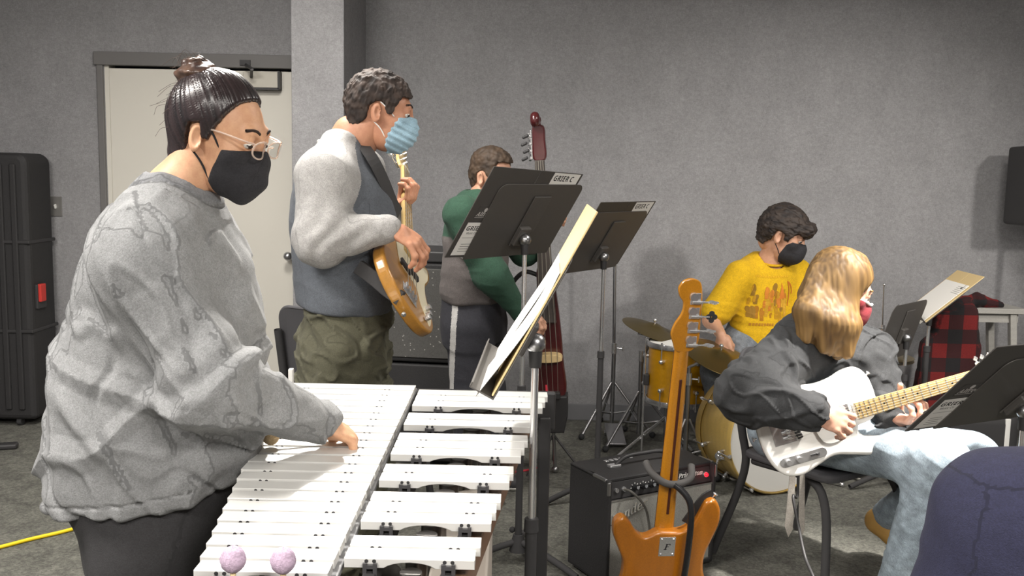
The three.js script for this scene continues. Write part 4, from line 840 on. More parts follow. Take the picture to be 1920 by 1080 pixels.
// ------------------------------------------------------------------ right back corner
{
  const p = at(1916, 300, 5.25);
  const t = thing('loudspeaker', 'black loudspeaker on a pole at the right edge of the wall', 'speaker', [p.x + 0.14, 0, p.z]);
  part(t, 'cabinet', bx(0.3, 0.44, 0.28, 0.0, 1.475, 0, 0.02), M.black);
  part(t, 'grille', bx(0.26, 0.4, 0.01, 0, 1.475, 0.143, 0.004), M.blackMatte);
  part(t, 'pole', rod([0, 0.1, 0], [0, 1.25, 0], 0.018), M.black);
  for (let i = 0; i < 3; i++) { const a = i * 2.094 + 0.6; part(t, 'leg', rod([0, 0.6, 0], [Math.cos(a) * 0.4, 0.012, Math.sin(a) * 0.26], 0.011), M.black); }
}
{
  const p = at(1862, 572, 5.15), h = p.y;
  const t = thing('wooden_stool', 'pale grey painted stool under the red plaid jacket', 'stool', [p.x - 0.06, 0, p.z]);
  const wm = mat(0xb9b6b0, 0.7, 0, { map: T.wood });
  part(t, 'top', bx(0.34, 0.03, 0.3, 0, h - 0.015, 0, 0.004), wm);
  for (const z of [0.11, -0.11]) part(t, 'apron', bx(0.28, 0.05, 0.02, 0, h - 0.055, z), wm);
  for (const [sx, sz] of [[-1, 1], [1, 1], [-1, -1], [1, -1]]) part(t, 'leg', bx(0.035, h - 0.02, 0.035, 0, 0, 0, 0.003).applyMatrix4(new THREE.Matrix4().makeShear(0, 0, sx * -0.09, 0, 0, 0).multiply(new THREE.Matrix4())).translate(sx * 0.14, (h - 0.02) / 2, sz * 0.12), wm);
  for (const z of [0.12, -0.12]) part(t, 'stretcher', bx(0.3, 0.025, 0.02, 0, 0.28, z), wm);
}
{
  const a = at(1800, 560, 5.05), b = at(1760, 690, 4.95), f = at(1870, 575, 5.1);
  const j = uni(0.04, cap(at(1832, 562, 5.03), at(1876, 572, 5.06), 0.03, 0.022), cap(at(1800, 572, 5.02), at(1832, 562, 5.05), 0.035, 0.03), cap(at(1800, 590, 5.0), at(1798, 650, 4.99), 0.085, 0.1), cap(at(1772, 600, 4.98), at(1768, 680, 4.96), 0.07, 0.08), cap(at(1800, 660, 5.0), at(1780, 740, 4.98), 0.09, 0.1), cap(at(1748, 650, 4.95), at(1742, 740, 4.95), 0.06, 0.09), cap(at(1780, 710, 4.98), at(1770, 800, 4.98), 0.12, 0.13));
  const k = bump(boxed((x, y, z) => j(x, y, z), j.lo, j.hi), (x, y, z) => 0.012 * noise(x * 16, y * 5, z * 16) + 0.006 * noise(x * 30, y * 20, z * 30));
  const flat = boxed((x, y, z) => { const q = Math.abs(z + 5.0); return Math.max(k(x, y, z), q - 0.07); }, k.lo, k.hi);
  const t = sculpt(scene, 'plaid_jacket', flat, 0.009, mat(0xffffff, 0.95, 0, { map: T.plaid }));
  tag(t, 'red and black plaid flannel jacket draped beside the pale stool', 'jacket');
  const g = thing('equipment_bag', 'rounded black equipment bag with a white stripe on the floor at right', 'bag', P3(atHeight(1822, 846, 0)).map((v, i) => i === 1 ? 0 : v), 0.1);
  part(g, 'bag_body', bx(0.42, 0.24, 0.24, 0, 0.12, 0, 0.06), M.blackMatte);
  part(g, 'stripe', bx(0.03, 0.19, 0.012, 0.12, 0.12, 0.116, 0.004), M.white);
  part(g, 'handle', tube([[-0.08, 0.23, 0], [-0.06, 0.28, 0], [0.06, 0.28, 0], [0.08, 0.23, 0]], 0.01, 20, 8), M.black);
  const c1 = atHeight(1690, 815, 0.1), c2 = atHeight(1852, 872, 0.1), ang = Math.atan2(-(c2.z - c1.z), c2.x - c1.x);
  const gb = thing('gig_bag', 'long flat black gig bag lying on the carpet beyond the jeans', 'bag', [(c1.x + c2.x) / 2, 0, (c1.z + c2.z) / 2 + 0.16], ang);
  part(gb, 'bag_body', bx(c1.distanceTo(c2) + 0.3, 0.1, 0.24, 0, 0.05, 0, 0.04), M.blackMatte);
  part(gb, 'zipper', tube([[-0.5, 0.06, 0.122], [0, 0.062, 0.122], [0.5, 0.06, 0.122]], 0.004, 20, 6), M.black);
}

// ------------------------------------------------------------------ people
// head frame: x forward, y up, z to the right ear, origin between the ears
const headCore = uni(0.03, ell([-0.012, 0.027, 0], [0.094, 0.085, 0.075]), ell([0.03, -0.03, 0], [0.066, 0.09, 0.06]), ell([0.032, -0.075, 0], [0.056, 0.045, 0.051]), cap([-0.045, -0.06, 0], [-0.05, 0.0, 0], 0.05, 0.06));
const headFace = uni(0.02, headCore, 0.016, ball3(0.074, -0.104, 0, 0.019), cap([0.091, 0.014, 0], [0.11, -0.026, 0], 0.007, 0.011), ball3(0.1, -0.032, 0.011, 0.0085), ball3(0.1, -0.032, -0.011, 0.0085), cap([0.081, 0.028, -0.032], [0.081, 0.028, 0.032], 0.012), ell([0.085, -0.058, 0], [0.012, 0.0055, 0.024]), ell([0.083, -0.069, 0], [0.012, 0.0065, 0.021]), ball3(0.058, -0.022, 0.036, 0.026), ball3(0.058, -0.022, -0.036, 0.026));
const headSkin = (() => {
  const f = headFace, sock = (s) => ell([0.096, 0.009, s * 0.032], [0.018, 0.011, 0.018]);
  let g = cut(cut(f, sock(1), 0.014), sock(-1), 0.014);
  const ear = (s) => cut(ell([-0.009, -0.012, s * 0.08], [0.019, 0.032, 0.01], [0, s * -0.4, 0.15]), ell([-0.002, -0.01, s * 0.09], [0.011, 0.02, 0.01], [0, s * -0.4, 0.15]), 0.006);
  return uni(0.006, g, ball3(0.0785, 0.0125, 0.032, 0.0145), ball3(0.0785, 0.0125, -0.032, 0.0145), 0.008, ear(1), ear(-1));
})();
function ball3(x, y, z, r) { return cap([x, y, z], [x, y + 1e-4, z], r); }
const headGeo = polygonise(headSkin, 0.0042);
function headFrame(c, yaw, pitch, roll = 0, s = 1) {
  return new THREE.Matrix4().makeTranslation(...P3(c)).multiply(new THREE.Matrix4().makeRotationY(yaw)).multiply(new THREE.Matrix4().makeRotationZ(-pitch)).multiply(new THREE.Matrix4().makeRotationX(roll)).multiply(new THREE.Matrix4().makeScale(s, s, s));
}
function inFrame(parent, name, geos, material, frame) {   // part given in the head (or another) frame
  parent.updateMatrixWorld();
  const m = parent.matrixWorld.clone().invert().multiply(frame);
  return part(parent, name, (Array.isArray(geos) ? geos : [geos]).map((g) => g.applyMatrix4(m)), material);
}
function face(p, H, { brow = 0x3a2a22, iris = 0x3b2a20 } = {}) {
  for (const s of [1, -1]) {
    const e = inFrame(p, 'eye', [ball(0.0132, 0.0797, 0.0085, s * 0.032, 16)], mat(0xe9e4de, 0.25), H);
    inFrame(p, 'iris', [ball(0.006, 0.0885, 0.0035, s * 0.0325, 12)], mat(iris, 0.2), H);
    inFrame(p, 'eyebrow', [tube([[0.0935, 0.031, s * 0.014], [0.0905, 0.0375, s * 0.03], [0.0785, 0.034, s * 0.049]], 0.0034, 14, 6)], mat(brow, 0.9), H);
    inFrame(p, 'eyelashes', [tube([[0.093, 0.0055, s * 0.022], [0.0945, 0.003, s * 0.032], [0.0875, 0.0045, s * 0.044]], 0.0013, 12, 5)], mat(0x1c1614, 0.9), H);
  }
}
// hand frame: wrist at the origin, x along the hand, y out of its back, z = x cross y
function hand(wrist, dir, dorsal, right, { curl = 0.5, curls, thumb = [0.5, 0.3], thumbTo, spread = 0.05, s = 1 } = {}) {
  const X = dir.clone().normalize(), Y = dorsal.clone().addScaledVector(X, -dorsal.dot(X)).normalize(), Z = X.clone().cross(Y), frame = new THREE.Matrix4().makeBasis(X, Y, Z).scale(V(s, s, s)).setPosition(...P3(wrist));
  const k = right ? -1 : 1, list = [ell([0.05, 0, 0], [0.05, 0.0155, 0.04]), cap([0, 0, 0], [0.03, 0, 0], 0.024, 0.026), cap([0.03, -0.004, k * 0.024], [0.07, -0.002, k * 0.03], 0.016, 0.014), 0.008];
  [[0.031, 1], [0.0105, 1.1], [-0.01, 1.03], [-0.03, 0.82]].forEach(([z, l], i) => {
    const c = curls ? curls[i] : curl; let p = V(0.085 - (i === 3 ? 0.01 : 0), 0.001, k * z), a = 0;
    [0.042, 0.027, 0.022].forEach((q, j) => {
      a += c * [0.85, 1.15, 0.8][j];
      const n = p.clone().add(V(Math.cos(a) * q * l, -Math.sin(a) * q * l, k * z * spread * (j ? 0.3 : 4)));
      list.push(cap(p, n, 0.0098 - j * 0.0008, 0.0092 - j * 0.0009)); p = n;
    });
  });
  { let p = V(0.022, -0.006, k * 0.026); const o = thumb[0], c = thumb[1];
    const d1 = V(Math.cos(o) * 0.9, -0.25 - c * 0.3, k * Math.sin(o)).normalize(), d2 = V(Math.cos(o - c), -0.3 - c * 0.6, k * Math.sin(o - c * 1.2)).normalize();
    let a = p.clone().addScaledVector(d1, 0.045), b = a.clone().addScaledVector(d2, 0.033);
    if (thumbTo) { b = thumbTo.clone().applyMatrix4(frame.clone().invert()); a = p.clone().lerp(b, 0.55).add(V(-0.004, 0, k * 0.012)); }
    list.push(0.012, cap(p, a, 0.0135, 0.0115), 0.006, cap(a, b, 0.0108, 0.0092)); }
  return polygonise(uni(0.012, ...list), 0.0036).applyMatrix4(frame);
}
const limb = (a, b, c, ra, rb, rc) => [cap(a, b, ra, rb), cap(b, c, rb, rc)];
function bodyField(J, b = 1) {          // whole figure under the clothes
  return uni(0.05, cap(J.pelvis, J.chest, 0.115 * b, 0.12 * b), cap(J.sh[0], J.sh[1], 0.05 * b), 0.03, cap(J.neck, J.skull, 0.056, 0.054), 0.04, cap(J.chest, J.neck, 0.09, 0.06),
    ...[0, 1].flatMap((i) => [...limb(J.sh[i], J.el[i], J.wr[i], 0.048 * b, 0.038 * b, 0.026)]), ...[0, 1].flatMap((i) => [...limb(J.hip[i], J.kn[i], J.an[i], 0.078 * b, 0.052 * b, 0.034)]));
}
function shoe(p, ankle, dir, color, sole = 0xdedbd4) {
  const d = V(...dir).normalize(), y = ankle.y - 0.085, a = V(ankle.x, y, ankle.z).addScaledVector(d, -0.05), b = V(ankle.x, y, ankle.z).addScaledVector(d, 0.15);
  const up = V(0, 1, 0), f = uni(0.03, cap(a.clone().addScaledVector(up, 0.042), b.clone().addScaledVector(up, 0.036), 0.04, 0.036), cap(V(ankle.x, y + 0.06, ankle.z), V(ankle.x, y + 0.1, ankle.z), 0.045, 0.04));
  const m = sculpt(p, 'shoe', both(f, half([0, -1, 0], [0, y + 0.012, 0])), 0.008, mat(color, 0.7));
  sculpt(m, 'sole', both(grow(f, 0.004), both(half([0, -1, 0], [0, y + 0.001, 0]), half([0, 1, 0], [0, y + 0.02, 0]))), 0.008, mat(sole, 0.7));
}
const strap = (H, p, pts, m, r = 0.0022) => pts.forEach((q) => inFrame(p, 'mask_strap', tube(q, r, 16, 6), m, H));
function mask(p, H, poly, muzzle, material, strapMat, strapPts, o = {}) {
  const f = both(grow(uni(0.02, headFace, 0.02, cap([0.07, -0.06, 0], [0.098, -0.035, 0], 0.03, 0.014), ...muzzle), 0.004), prism(poly), 0.004);
  f.lo = [-0.02, -0.17, -0.09]; f.hi = [0.16, 0.04, 0.09];
  const m = sculpt(p, 'face_mask', o.bump ? bump(f, o.bump) : f, 0.0034, material, { matrix: H });
  for (const s of [1, -1]) strap(H, p, strapPts.map((l) => l.map(([x, y, z]) => [x, y, z * s])), strapMat);
  return m;
}
const folds = (a, list) => (x, y, z) => { let d = 0; for (const [fx, fy, fz, k, o] of list) { const n = noise(x * fx + (o ?? 0), y * fy, z * fz); d += k * (0.5 - Math.abs(n)) * 2; } return a * d; };
const skin = (c) => mat(c, 0.5, 0, { map: T.skin, sheen: 0.2, sheenColor: new THREE.Color(0xffd8c8) });
const hairMat = (o = {}) => mat(0xffffff, 0.42, 0, { vertexColors: true, ...o });
const hexLin = (h) => { const c = new THREE.Color(h); return [c.r, c.g, c.b]; };
const streak = (h1, h2, f) => { const a = hexLin(h1), b = hexLin(h2); return (x, y, z) => { const t = Math.max(0, Math.min(1, 0.5 + 1.1 * f(x, y, z))); return a.map((v, i) => v + (b[i] - v) * t); }; };

// ---- the woman at the vibraphone
{
  const Z = -1.9, p = thing('person', 'woman in a grey long-sleeved shirt and black mask playing the vibraphone', 'person', [-0.74, 0, Z]);
  const hc = at(415, 249, Z * -1), H = headFrame(hc, R(-12), R(20), R(3), 0.935);
  const J = { pelvis: V(-0.76, 0.88, Z), chest: V(-0.7, 1.25, Z), neck: V(-0.69, 1.41, Z), skull: hc.clone().add(V(-0.035, -0.045, 0)), sh: [V(-0.69, 1.295, Z + 0.165), V(-0.71, 1.31, Z - 0.17)], el: [V(-0.56, 1.075, -1.7), at(425, 690, 2.12)], wr: [V(-0.405, 0.94, -1.93), at(560, 786, 2.12)], hip: [V(-0.745, 0.82, Z + 0.09), V(-0.745, 0.82, Z - 0.09)], kn: [V(-0.715, 0.47, Z + 0.1), V(-0.715, 0.47, Z - 0.1)], an: [V(-0.74, 0.085, Z + 0.1), V(-0.74, 0.085, Z - 0.1)] };
  sculpt(p, 'body', [polygonise(bodyField(J, 1.05), 0.009), headGeo.clone().applyMatrix4(H),
    hand(J.wr[0], V(0.62, -0.42, -0.45), V(0.5, 0.8, -0.1), true, { curl: 1.05, thumb: [0.4, 0.5] }), hand(J.wr[1], V(0.8, -0.2, 0.05), V(0.3, 0.9, 0), false, { curl: 1.1, thumb: [0.4, 0.5] })], 0.004, skin(0xd8aa88));
  face(p, H, { brow: 0x2c1d18 });
  // shirt
  const torso = loft([[0.79, -0.955, -0.545, Z, 0.2], [0.86, -0.962, -0.53, Z, 0.205], [0.974, -0.95, -0.522, Z, 0.205], [1.054, -0.935, -0.521, Z, 0.2], [1.167, -0.897, -0.524, Z, 0.195], [1.25, -0.873, -0.538, Z, 0.192], [1.32, -0.845, -0.56, Z, 0.185], [1.375, -0.812, -0.585, Z, 0.165], [1.42, -0.775, -0.61, Z, 0.125], [1.455, -0.74, -0.63, Z, 0.085]], 0.02);
  const sleeve = (i) => [cap(J.sh[i], J.el[i], 0.08, i ? 0.05 : 0.068), cap(J.el[i], V(...P3(J.el[i])).lerp(J.wr[i], 0.97), i ? 0.05 : 0.068, i ? 0.034 : 0.04)];
  let shirt = uni(torso, 0.06, ...sleeve(0), ...sleeve(1), 0.08, cap([-0.7, 1.36, Z], J.sh[0], 0.06, 0.06));
  const hole = cap([-0.7, 1.39, Z], [-0.63, 1.56, Z], 0.064, 0.09);
  shirt = cut(shirt, hole, 0.006);
  shirt = both(shirt, half([0.14, -1, 0], [-0.75, 0.806, Z]), 0.012);
  const shirtW = bump(shirt, (x, y, z) => {
    const u = x * 0.5 - y * 0.86, v = x * 0.86 + y * 0.5;
    const f = 0.005 * noise(x * 5, y * 5, z * 5) + 0.008 * ridge(noise(u * 3, v * 8, z * 4), 0.22) + 0.005 * ridge(noise(u * 6 + 7, v * 12, z * 6), 0.2) - 0.005 * ridge(noise(u * 4, v * 11 + 9, z * 5), 0.14);
    const drape = 0.01 * Math.max(0, 1 - Math.abs(y - 0.97 - (x + 0.75) * 0.5 + 0.02 * Math.sin(x * 30)) / 0.035) + 0.009 * Math.max(0, 1 - Math.abs(y - 1.06 + (x + 0.75) * 0.25) / 0.03);
    const d = Math.hypot(x - J.el[0].x, y - J.el[0].y, z - J.el[0].z), el = 0.006 * Math.max(0, 1 - d / 0.16) * Math.sin((x * 0.75 - y * 0.65) * 90 + 3 * noise(x * 10, y * 10, z * 10));
    const s = Math.hypot(x - J.sh[0].x, y - J.sh[0].y, z - J.sh[0].z), seam = -0.0025 * Math.exp(-Math.pow((s - 0.1) / 0.007, 2)) * (z > Z ? 1 : 0);
    const nk = y > 1.33 ? hole(x, y, z) : 1, band = nk < 0.024 ? 0.003 : 0; if (nk < 0.05) return band + f * 0.3 - 0.003 * Math.exp(-Math.pow((nk - 0.025) / 0.003, 2));
    return f + drape + el + seam + (y < 0.85 ? -0.003 * Math.exp(-Math.pow((y + 0.14 * -(x + 0.75) - 0.832) / 0.003, 2)) : 0);
  });
  const [gc, gb] = splitBy(polygonise(shirtW, 0.0056), (x, y, z) => y > 1.33 && hole(x, y, z) < 0.024);
  const sh = sculpt(p, 'shirt', gb, 0, cloth(0x979899));
  sculpt(sh, 'collar', gc, 0, cloth(0x87888b)).userData.label = 'ribbed grey neckband';
  sculpt(p, 'leggings', bump(uni(0.04, loft([[0.6, -0.83, -0.645, Z, 0.15], [0.674, -0.86, -0.615, Z, 0.175], [0.744, -0.895, -0.585, Z, 0.19], [0.82, -0.93, -0.565, Z, 0.19], [0.88, -0.93, -0.56, Z, 0.18]]), ...[0, 1].flatMap((i) => limb(V(J.hip[i].x, 0.68, J.hip[i].z), J.kn[i], J.an[i], 0.1, 0.07, 0.045))), folds(0.001, [[12, 12, 12, 1]])), 0.009, cloth(0x3c3b3d));
  for (const i of [0, 1]) shoe(p, J.an[i], [1, 0, 0.1], 0x39383a);
  // hair: combed back into a bun
  const bun = [-0.086, 0.088, 0.0];
  const strands = (x, y, z) => { const dx = x - bun[0], dy = y - bun[1], e2 = dx * 0.8 + dy * 0.6, l = Math.hypot(e2, z) + 1e-6, c = e2 / l, s2 = z / l, d = Math.hypot(dx, dy, z); return noise(c * 11, s2 * 11, d * 5) * 0.45 + noise(c * 30, s2 * 30, d * 6 + 4) * 0.55; };
  const scalp = uni(0.02, headCore, 0.03, ell([-0.022, 0.036, 0], [0.09, 0.084, 0.077]));
  const cap0 = both(boxed((x, y, z) => scalp(x, y, z) - 0.009 + 0.0085 * Math.max(0, Math.min(1, (x + 0.01) / 0.075)), scalp.lo, scalp.hi), prism([[0.1, 0.14], [0.066, 0.104], [0.045, 0.08], [0.034, 0.05], [0.014, -0.01], [0.002, -0.012], [-0.006, 0.022], [-0.03, 0.012], [-0.034, -0.035], [-0.03, -0.07], [-0.05, -0.11], [-0.12, -0.11], [-0.2, 0.1], [-0.05, 0.22], [0.1, 0.2]]), 0.008);
  cap0.lo = [-0.15, -0.14, -0.11]; cap0.hi = [0.12, 0.17, 0.11];
  const dark = hairMat({ roughness: 0.3 });
  const hr = sculpt(p, 'hair', bump(cap0, (x, y, z) => 0.0026 * strands(x, y, z)), 0.0032, dark, { matrix: H });
  { const inv = H.clone().invert(), q = V(0, 0, 0), g = hr.geometry, pp = g.attributes.position, c = new Float32Array(pp.count * 3), s = streak(0x171416, 0x35292a, strands); for (let i = 0; i < pp.count; i++) { q.fromBufferAttribute(pp, i).add(p.position).applyMatrix4(inv); c.set(s(q.x, q.y, q.z), i * 3); } g.setAttribute('color', new THREE.BufferAttribute(c, 3)); }
  const coil = bump(uni(0.012, ell(bun, [0.046, 0.04, 0.044]), ell([bun[0] + 0.012, bun[1] + 0.012, 0.012], [0.034, 0.03, 0.034]), ell([bun[0] - 0.012, bun[1] + 0.02, -0.01], [0.03, 0.024, 0.032])), (x, y, z) => 0.004 * Math.sin(Math.atan2(z, x - bun[0]) * 3 + (y - bun[1]) * 190) + 0.004 * noise(x * 60, y * 60, z * 60));
  sculpt(hr, 'bun', coil, 0.0034, dark, { matrix: H, tint: streak(0x2a2020, 0x5a4438, (x, y, z) => noise(x * 40, y * 40, z * 40)) });
  const wisps = []; for (let i = 0; i < 34; i++) { const a = rnd() * 6.3, u = rnd(), o = i < 22 ? [bun[0] + Math.cos(a) * 0.035, bun[1] + 0.01 + Math.sin(a) * 0.03, (rnd() - 0.5) * 0.07] : [-0.1 + rnd() * 0.03, 0.08 - rnd() * 0.1, 0.06 + rnd() * 0.02], l = 0.018 + rnd() * 0.022; wisps.push(tube([o, [o[0] - l * 0.5, o[1] + (i < 22 ? l * 0.4 : -l * 0.3), o[2] + (rnd() - 0.5) * 0.02], [o[0] - l * (0.6 + u * 0.6), o[1] + (i < 22 ? l * (0.4 - u) : -l), o[2] + (rnd() - 0.5) * 0.03]], 0.0004, 8, 4)); }
  inFrame(hr, 'stray_hairs', wisps, mat(0x4a3a30, 0.5), H);
  const mm = cloth(0x2f2e32);
  mask(p, H, [[0.135, 0.006], [0.1, -0.004], [0.046, -0.02], [0.036, -0.06], [0.03, -0.096], [0.05, -0.134], [0.12, -0.134], [0.16, -0.07]], [ell([0.08, -0.066, 0], [0.04, 0.052, 0.036], [0, 0, 0.1]), cap([0.104, -0.025, 0], [0.118, -0.07, 0], 0.008, 0.006), cap([0.118, -0.07, 0], [0.088, -0.118, 0], 0.006)], mm, mm, [[[0.04, -0.02, 0.062], [0.02, 0.008, 0.073], [-0.004, 0.026, 0.08]], [[0.03, -0.092, 0.052], [0.008, -0.06, 0.066], [-0.012, -0.04, 0.078]]], { bump: (x, y, z) => -0.0016 * Math.exp(-Math.pow(z / 0.0018, 2)) });
  // glasses with clear frames
  const clear = mat(0xe9d9cc, 0.08, 0, { transmission: 0.6, thickness: 0, ior: 1.5 });
  const gl = thing('eyeglasses', 'clear-framed eyeglasses worn by the woman at the vibraphone', 'glasses', P3(hc));
  for (const s of [1, -1]) {
    const rim = []; for (let i = 0; i < 22; i++) { const a = i / 22 * Math.PI * 2, cx = Math.cos(a), sy = Math.sin(a); rim.push([0.118 - 0.008 * cx * cx, 0.004 + 0.0185 * Math.sign(sy) * Math.pow(Math.abs(sy), 0.75), s * (0.0335 + 0.024 * Math.sign(cx) * Math.pow(Math.abs(cx), 0.75))]); }
    const rm = inFrame(gl, 'rim', [tube(rim, 0.0021, 60, 8, true)], clear, H);
    inFrame(rm, 'lens', [ext(outline(rim.map(([, y, z]) => [z, y])), 0.001).rotateY(Math.PI / 2).translate(0.114, 0, 0).applyMatrix4(new THREE.Matrix4().makeTranslation(0, 0, 0).multiply(new THREE.Matrix4().makeScale(1, 1, -1))).scale(1, 1, 1)], mat(0xffffff, 0.02, 0, { transmission: 1, thickness: 0, ior: 1.45 }), H);
    inFrame(gl, 'temple_arm', [tube([[0.111, 0.016, s * 0.058], [0.095, 0.017, s * 0.071], [0.04, 0.016, s * 0.077], [-0.006, 0.012, s * 0.081]], 0.0021, 24, 8)], clear, H);
  }
  inFrame(gl, 'bridge', [tube([[0.119, 0.01, -0.0095], [0.1235, 0.013, 0], [0.119, 0.01, 0.0095]], 0.002, 12, 8)], clear, H);
  const hd = atHeight(508, 818, 0.905), tip = V(-0.36, 0.898, -2.0);
  mallet('tan yarn mallet held by the woman over the bars', hd, tip, 0xd9bd93, 'mallets in hand');
}
// ---- the bassist in the two-tone shirt
const bassNeck = V(-0.115, 0.455, -0.88).normalize(), bassFace = V(0.85, 0.41, 0.12);
{
  const Z = -3.1, p = thing('person', 'man in a raglan shirt and blue surgical mask playing a bass guitar', 'person', [-0.56, 0, Z]);
  const hc = at(716, 208, 3.1), H = headFrame(hc, R(3), R(12), 0, 1.0);
  const J = { pelvis: V(-0.56, 0.98, Z), chest: V(-0.56, 1.35, Z), neck: V(-0.54, 1.54, Z), skull: hc.clone().add(V(-0.035, -0.04, 0)), sh: [V(-0.585, 1.455, Z + 0.185), V(-0.55, 1.47, Z - 0.19)], el: [V(-0.59, 1.265, -2.84), V(-0.5, 1.2, -3.44)], wr: [V(-0.375, 1.305, -2.86), at(738, 396, 3.44)], hip: [V(-0.56, 0.95, Z + 0.1), V(-0.56, 0.95, Z - 0.1)], kn: [V(-0.545, 0.5, Z + 0.12), V(-0.53, 0.5, Z - 0.12)], an: [V(-0.58, 0.085, Z + 0.13), V(-0.56, 0.085, Z - 0.13)] };
  sculpt(p, 'body', [polygonise(bodyField(J, 1.08), 0.01), polygonise(uni(0.03, cap(J.neck, J.skull, 0.066, 0.06), cap(V(-0.6, 1.5, Z), V(-0.545, 1.6, Z), 0.06, 0.055)), 0.008), headGeo.clone().applyMatrix4(H),
    hand(J.wr[0], V(0.8, -0.5, 0.0), V(0.45, 0.8, 0.4), true, { curl: 0.62, thumb: [0.55, 0.35], s: 1.05 }), hand(J.wr[1], V(0.75, 0.6, 0.1), V(0.5, -0.8, 0.2), false, { curl: 0.85, thumbTo: at(752, 346, 3.45), s: 1.0 })], 0.004, skin(0xc99477));
  face(p, H, { brow: 0x2a211d });
  const torso = loft([[1.0, -0.715, -0.415, Z, 0.2], [1.05, -0.722, -0.4, Z, 0.205], [1.12, -0.73, -0.385, Z, 0.205], [1.2, -0.735, -0.38, Z, 0.205], [1.3, -0.737, -0.388, Z, 0.205], [1.4, -0.728, -0.41, Z, 0.2], [1.47, -0.708, -0.445, Z, 0.19], [1.53, -0.675, -0.475, Z, 0.14], [1.58, -0.635, -0.5, Z, 0.085]], 0.02);
  const slR = uni(0.05, cap(J.sh[0], J.el[0], 0.09, 0.074), cap(J.el[0], V(...P3(J.el[0])).lerp(J.wr[0], 0.95), 0.072, 0.043), cap(J.sh[0], V(-0.57, 1.56, Z + 0.075), 0.078, 0.05));
  const slL = uni(0.05, cap(J.sh[1], J.el[1], 0.09, 0.075), cap(J.el[1], V(...P3(J.el[1])).lerp(J.wr[1], 0.95), 0.075, 0.043), cap(J.sh[1], V(-0.575, 1.56, Z - 0.1), 0.075, 0.05));
  let shirt = uni(torso, 0.04, slR, slL);
  shirt = cut(shirt, cap([-0.575, 1.56, Z], [-0.5, 1.68, Z], 0.072, 0.1), 0.008);
  shirt = both(shirt, half([-0.12, -1, 0], [-0.7, 1.035, Z]), 0.012);
  shirt = bump(shirt, (x, y, z) => 0.005 * noise(x * 9, y * 9, z * 9) + 0.004 * (0.5 - Math.abs(noise(x * 12 + y * 9, y * 14, z * 12))) + (Math.hypot(x - J.el[0].x, y - J.el[0].y, z - J.el[0].z) < 0.2 ? 0.007 * Math.sin((x - y * 0.7) * 75 + 4 * noise(x * 8, y * 8, z * 8)) * Math.max(0, 1 - Math.hypot(x - J.el[0].x - 0.05, y - J.el[0].y, z - J.el[0].z) / 0.18) : 0));
  const inSleeve = (x, y, z) => Math.min(slR(x, y, z), slL(x, y, z)) < torso(x, y, z) - 0.004;
  const [gs, gt] = splitBy(polygonise(shirt, 0.0055), inSleeve);
  sculpt(p, 'shirt', gt, 0, cloth(0x6b7078)).userData.label = 'slate blue shirt body';
  { const pts = []; for (let i = 0; i < 24; i++) { const a = i / 24 * Math.PI * 2; pts.push(V(-0.573 + Math.cos(a) * 0.071, 1.551 - Math.cos(a) * 0.018, Z + Math.sin(a) * 0.069)); } inFrame(p, 'collar', [tube(pts, 0.0085, 80, 8, true)], cloth(0xcfcdca), new THREE.Matrix4()); }
  const [g1, g2] = splitBy(gs, (x, y, z) => z > Z);
  sculpt(p, 'sleeve', g1, 0, cloth(0xb9b7b5)).userData.label = 'light grey raglan sleeve';
  sculpt(p, 'sleeve', g2, 0, cloth(0xb9b7b5)).userData.label = 'light grey raglan sleeve';
  const pants = uni(0.05, loft([[0.78, -0.7, -0.44, Z, 0.2], [0.9, -0.71, -0.425, Z, 0.2], [1.0, -0.69, -0.42, Z, 0.19], [1.09, -0.675, -0.43, Z, 0.17]]), ...[0, 1].flatMap((i) => limb(V(J.hip[i].x, 0.85, J.hip[i].z), J.kn[i], V(J.an[i].x, 0.1, J.an[i].z), 0.125, 0.1, 0.085)), 0.015, bump(cap([-0.575, 0.78, Z + 0.19], [-0.55, 0.9, Z + 0.18], 0.055, 0.06), () => 0));
  const pt = sculpt(p, 'cargo_trousers', bump(pants, (x, y, z) => 0.01 * noise(x * 7, y * 9, z * 7) + 0.014 * ridge(noise(x * 5 - y * 7, y * 9, z * 5), 0.25) + 0.006 * ridge(noise(x * 11, y * 15 + x * 9, z * 11), 0.25)), 0.0075, cloth(0x6c6a57));
  sculpt(pt, 'pocket_flap', bump(loft([[0.8, -0.655, -0.47, Z + 0.165, 0.05], [0.82, -0.66, -0.465, Z + 0.165, 0.052], [0.9, -0.655, -0.47, Z + 0.155, 0.05]]), (x, y, z) => 0.004 * noise(x * 14, y * 14, z * 14)), 0.006, cloth(0x74725f));
  for (const i of [0, 1]) shoe(p, J.an[i], [1, 0, 0.15], 0x4a4642);
  const hp = both(grow(uni(0.02, headCore, 0.02, ell([-0.02, 0.036, 0], [0.094, 0.084, 0.076])), 0.011), prism([[0.1, 0.09], [0.085, 0.06], [0.06, 0.055], [0.048, 0.02], [0.04, -0.005], [0.024, -0.005], [0.016, 0.018], [-0.004, 0.026], [-0.032, 0.012], [-0.038, -0.03], [-0.06, -0.065], [-0.12, -0.065], [-0.2, 0.1], [-0.05, 0.22], [0.13, 0.2]]), 0.006);
  hp.lo = [-0.16, -0.1, -0.11]; hp.hi = [0.13, 0.18, 0.11];
  sculpt(p, 'hair', bump(hp, (x, y, z) => 0.006 * noise(x * 45, y * 45, z * 45) + 0.004 * noise(x * 110, y * 70, z * 110)), 0.004, hairMat({ roughness: 0.85 }), { matrix: H, tint: (() => { const s = streak(0x241e1c, 0x3f332d, (x, y, z) => noise(x * 40, y * 40, z * 40)); return s; })() });
  const blue = cloth(0xb8dcf0);
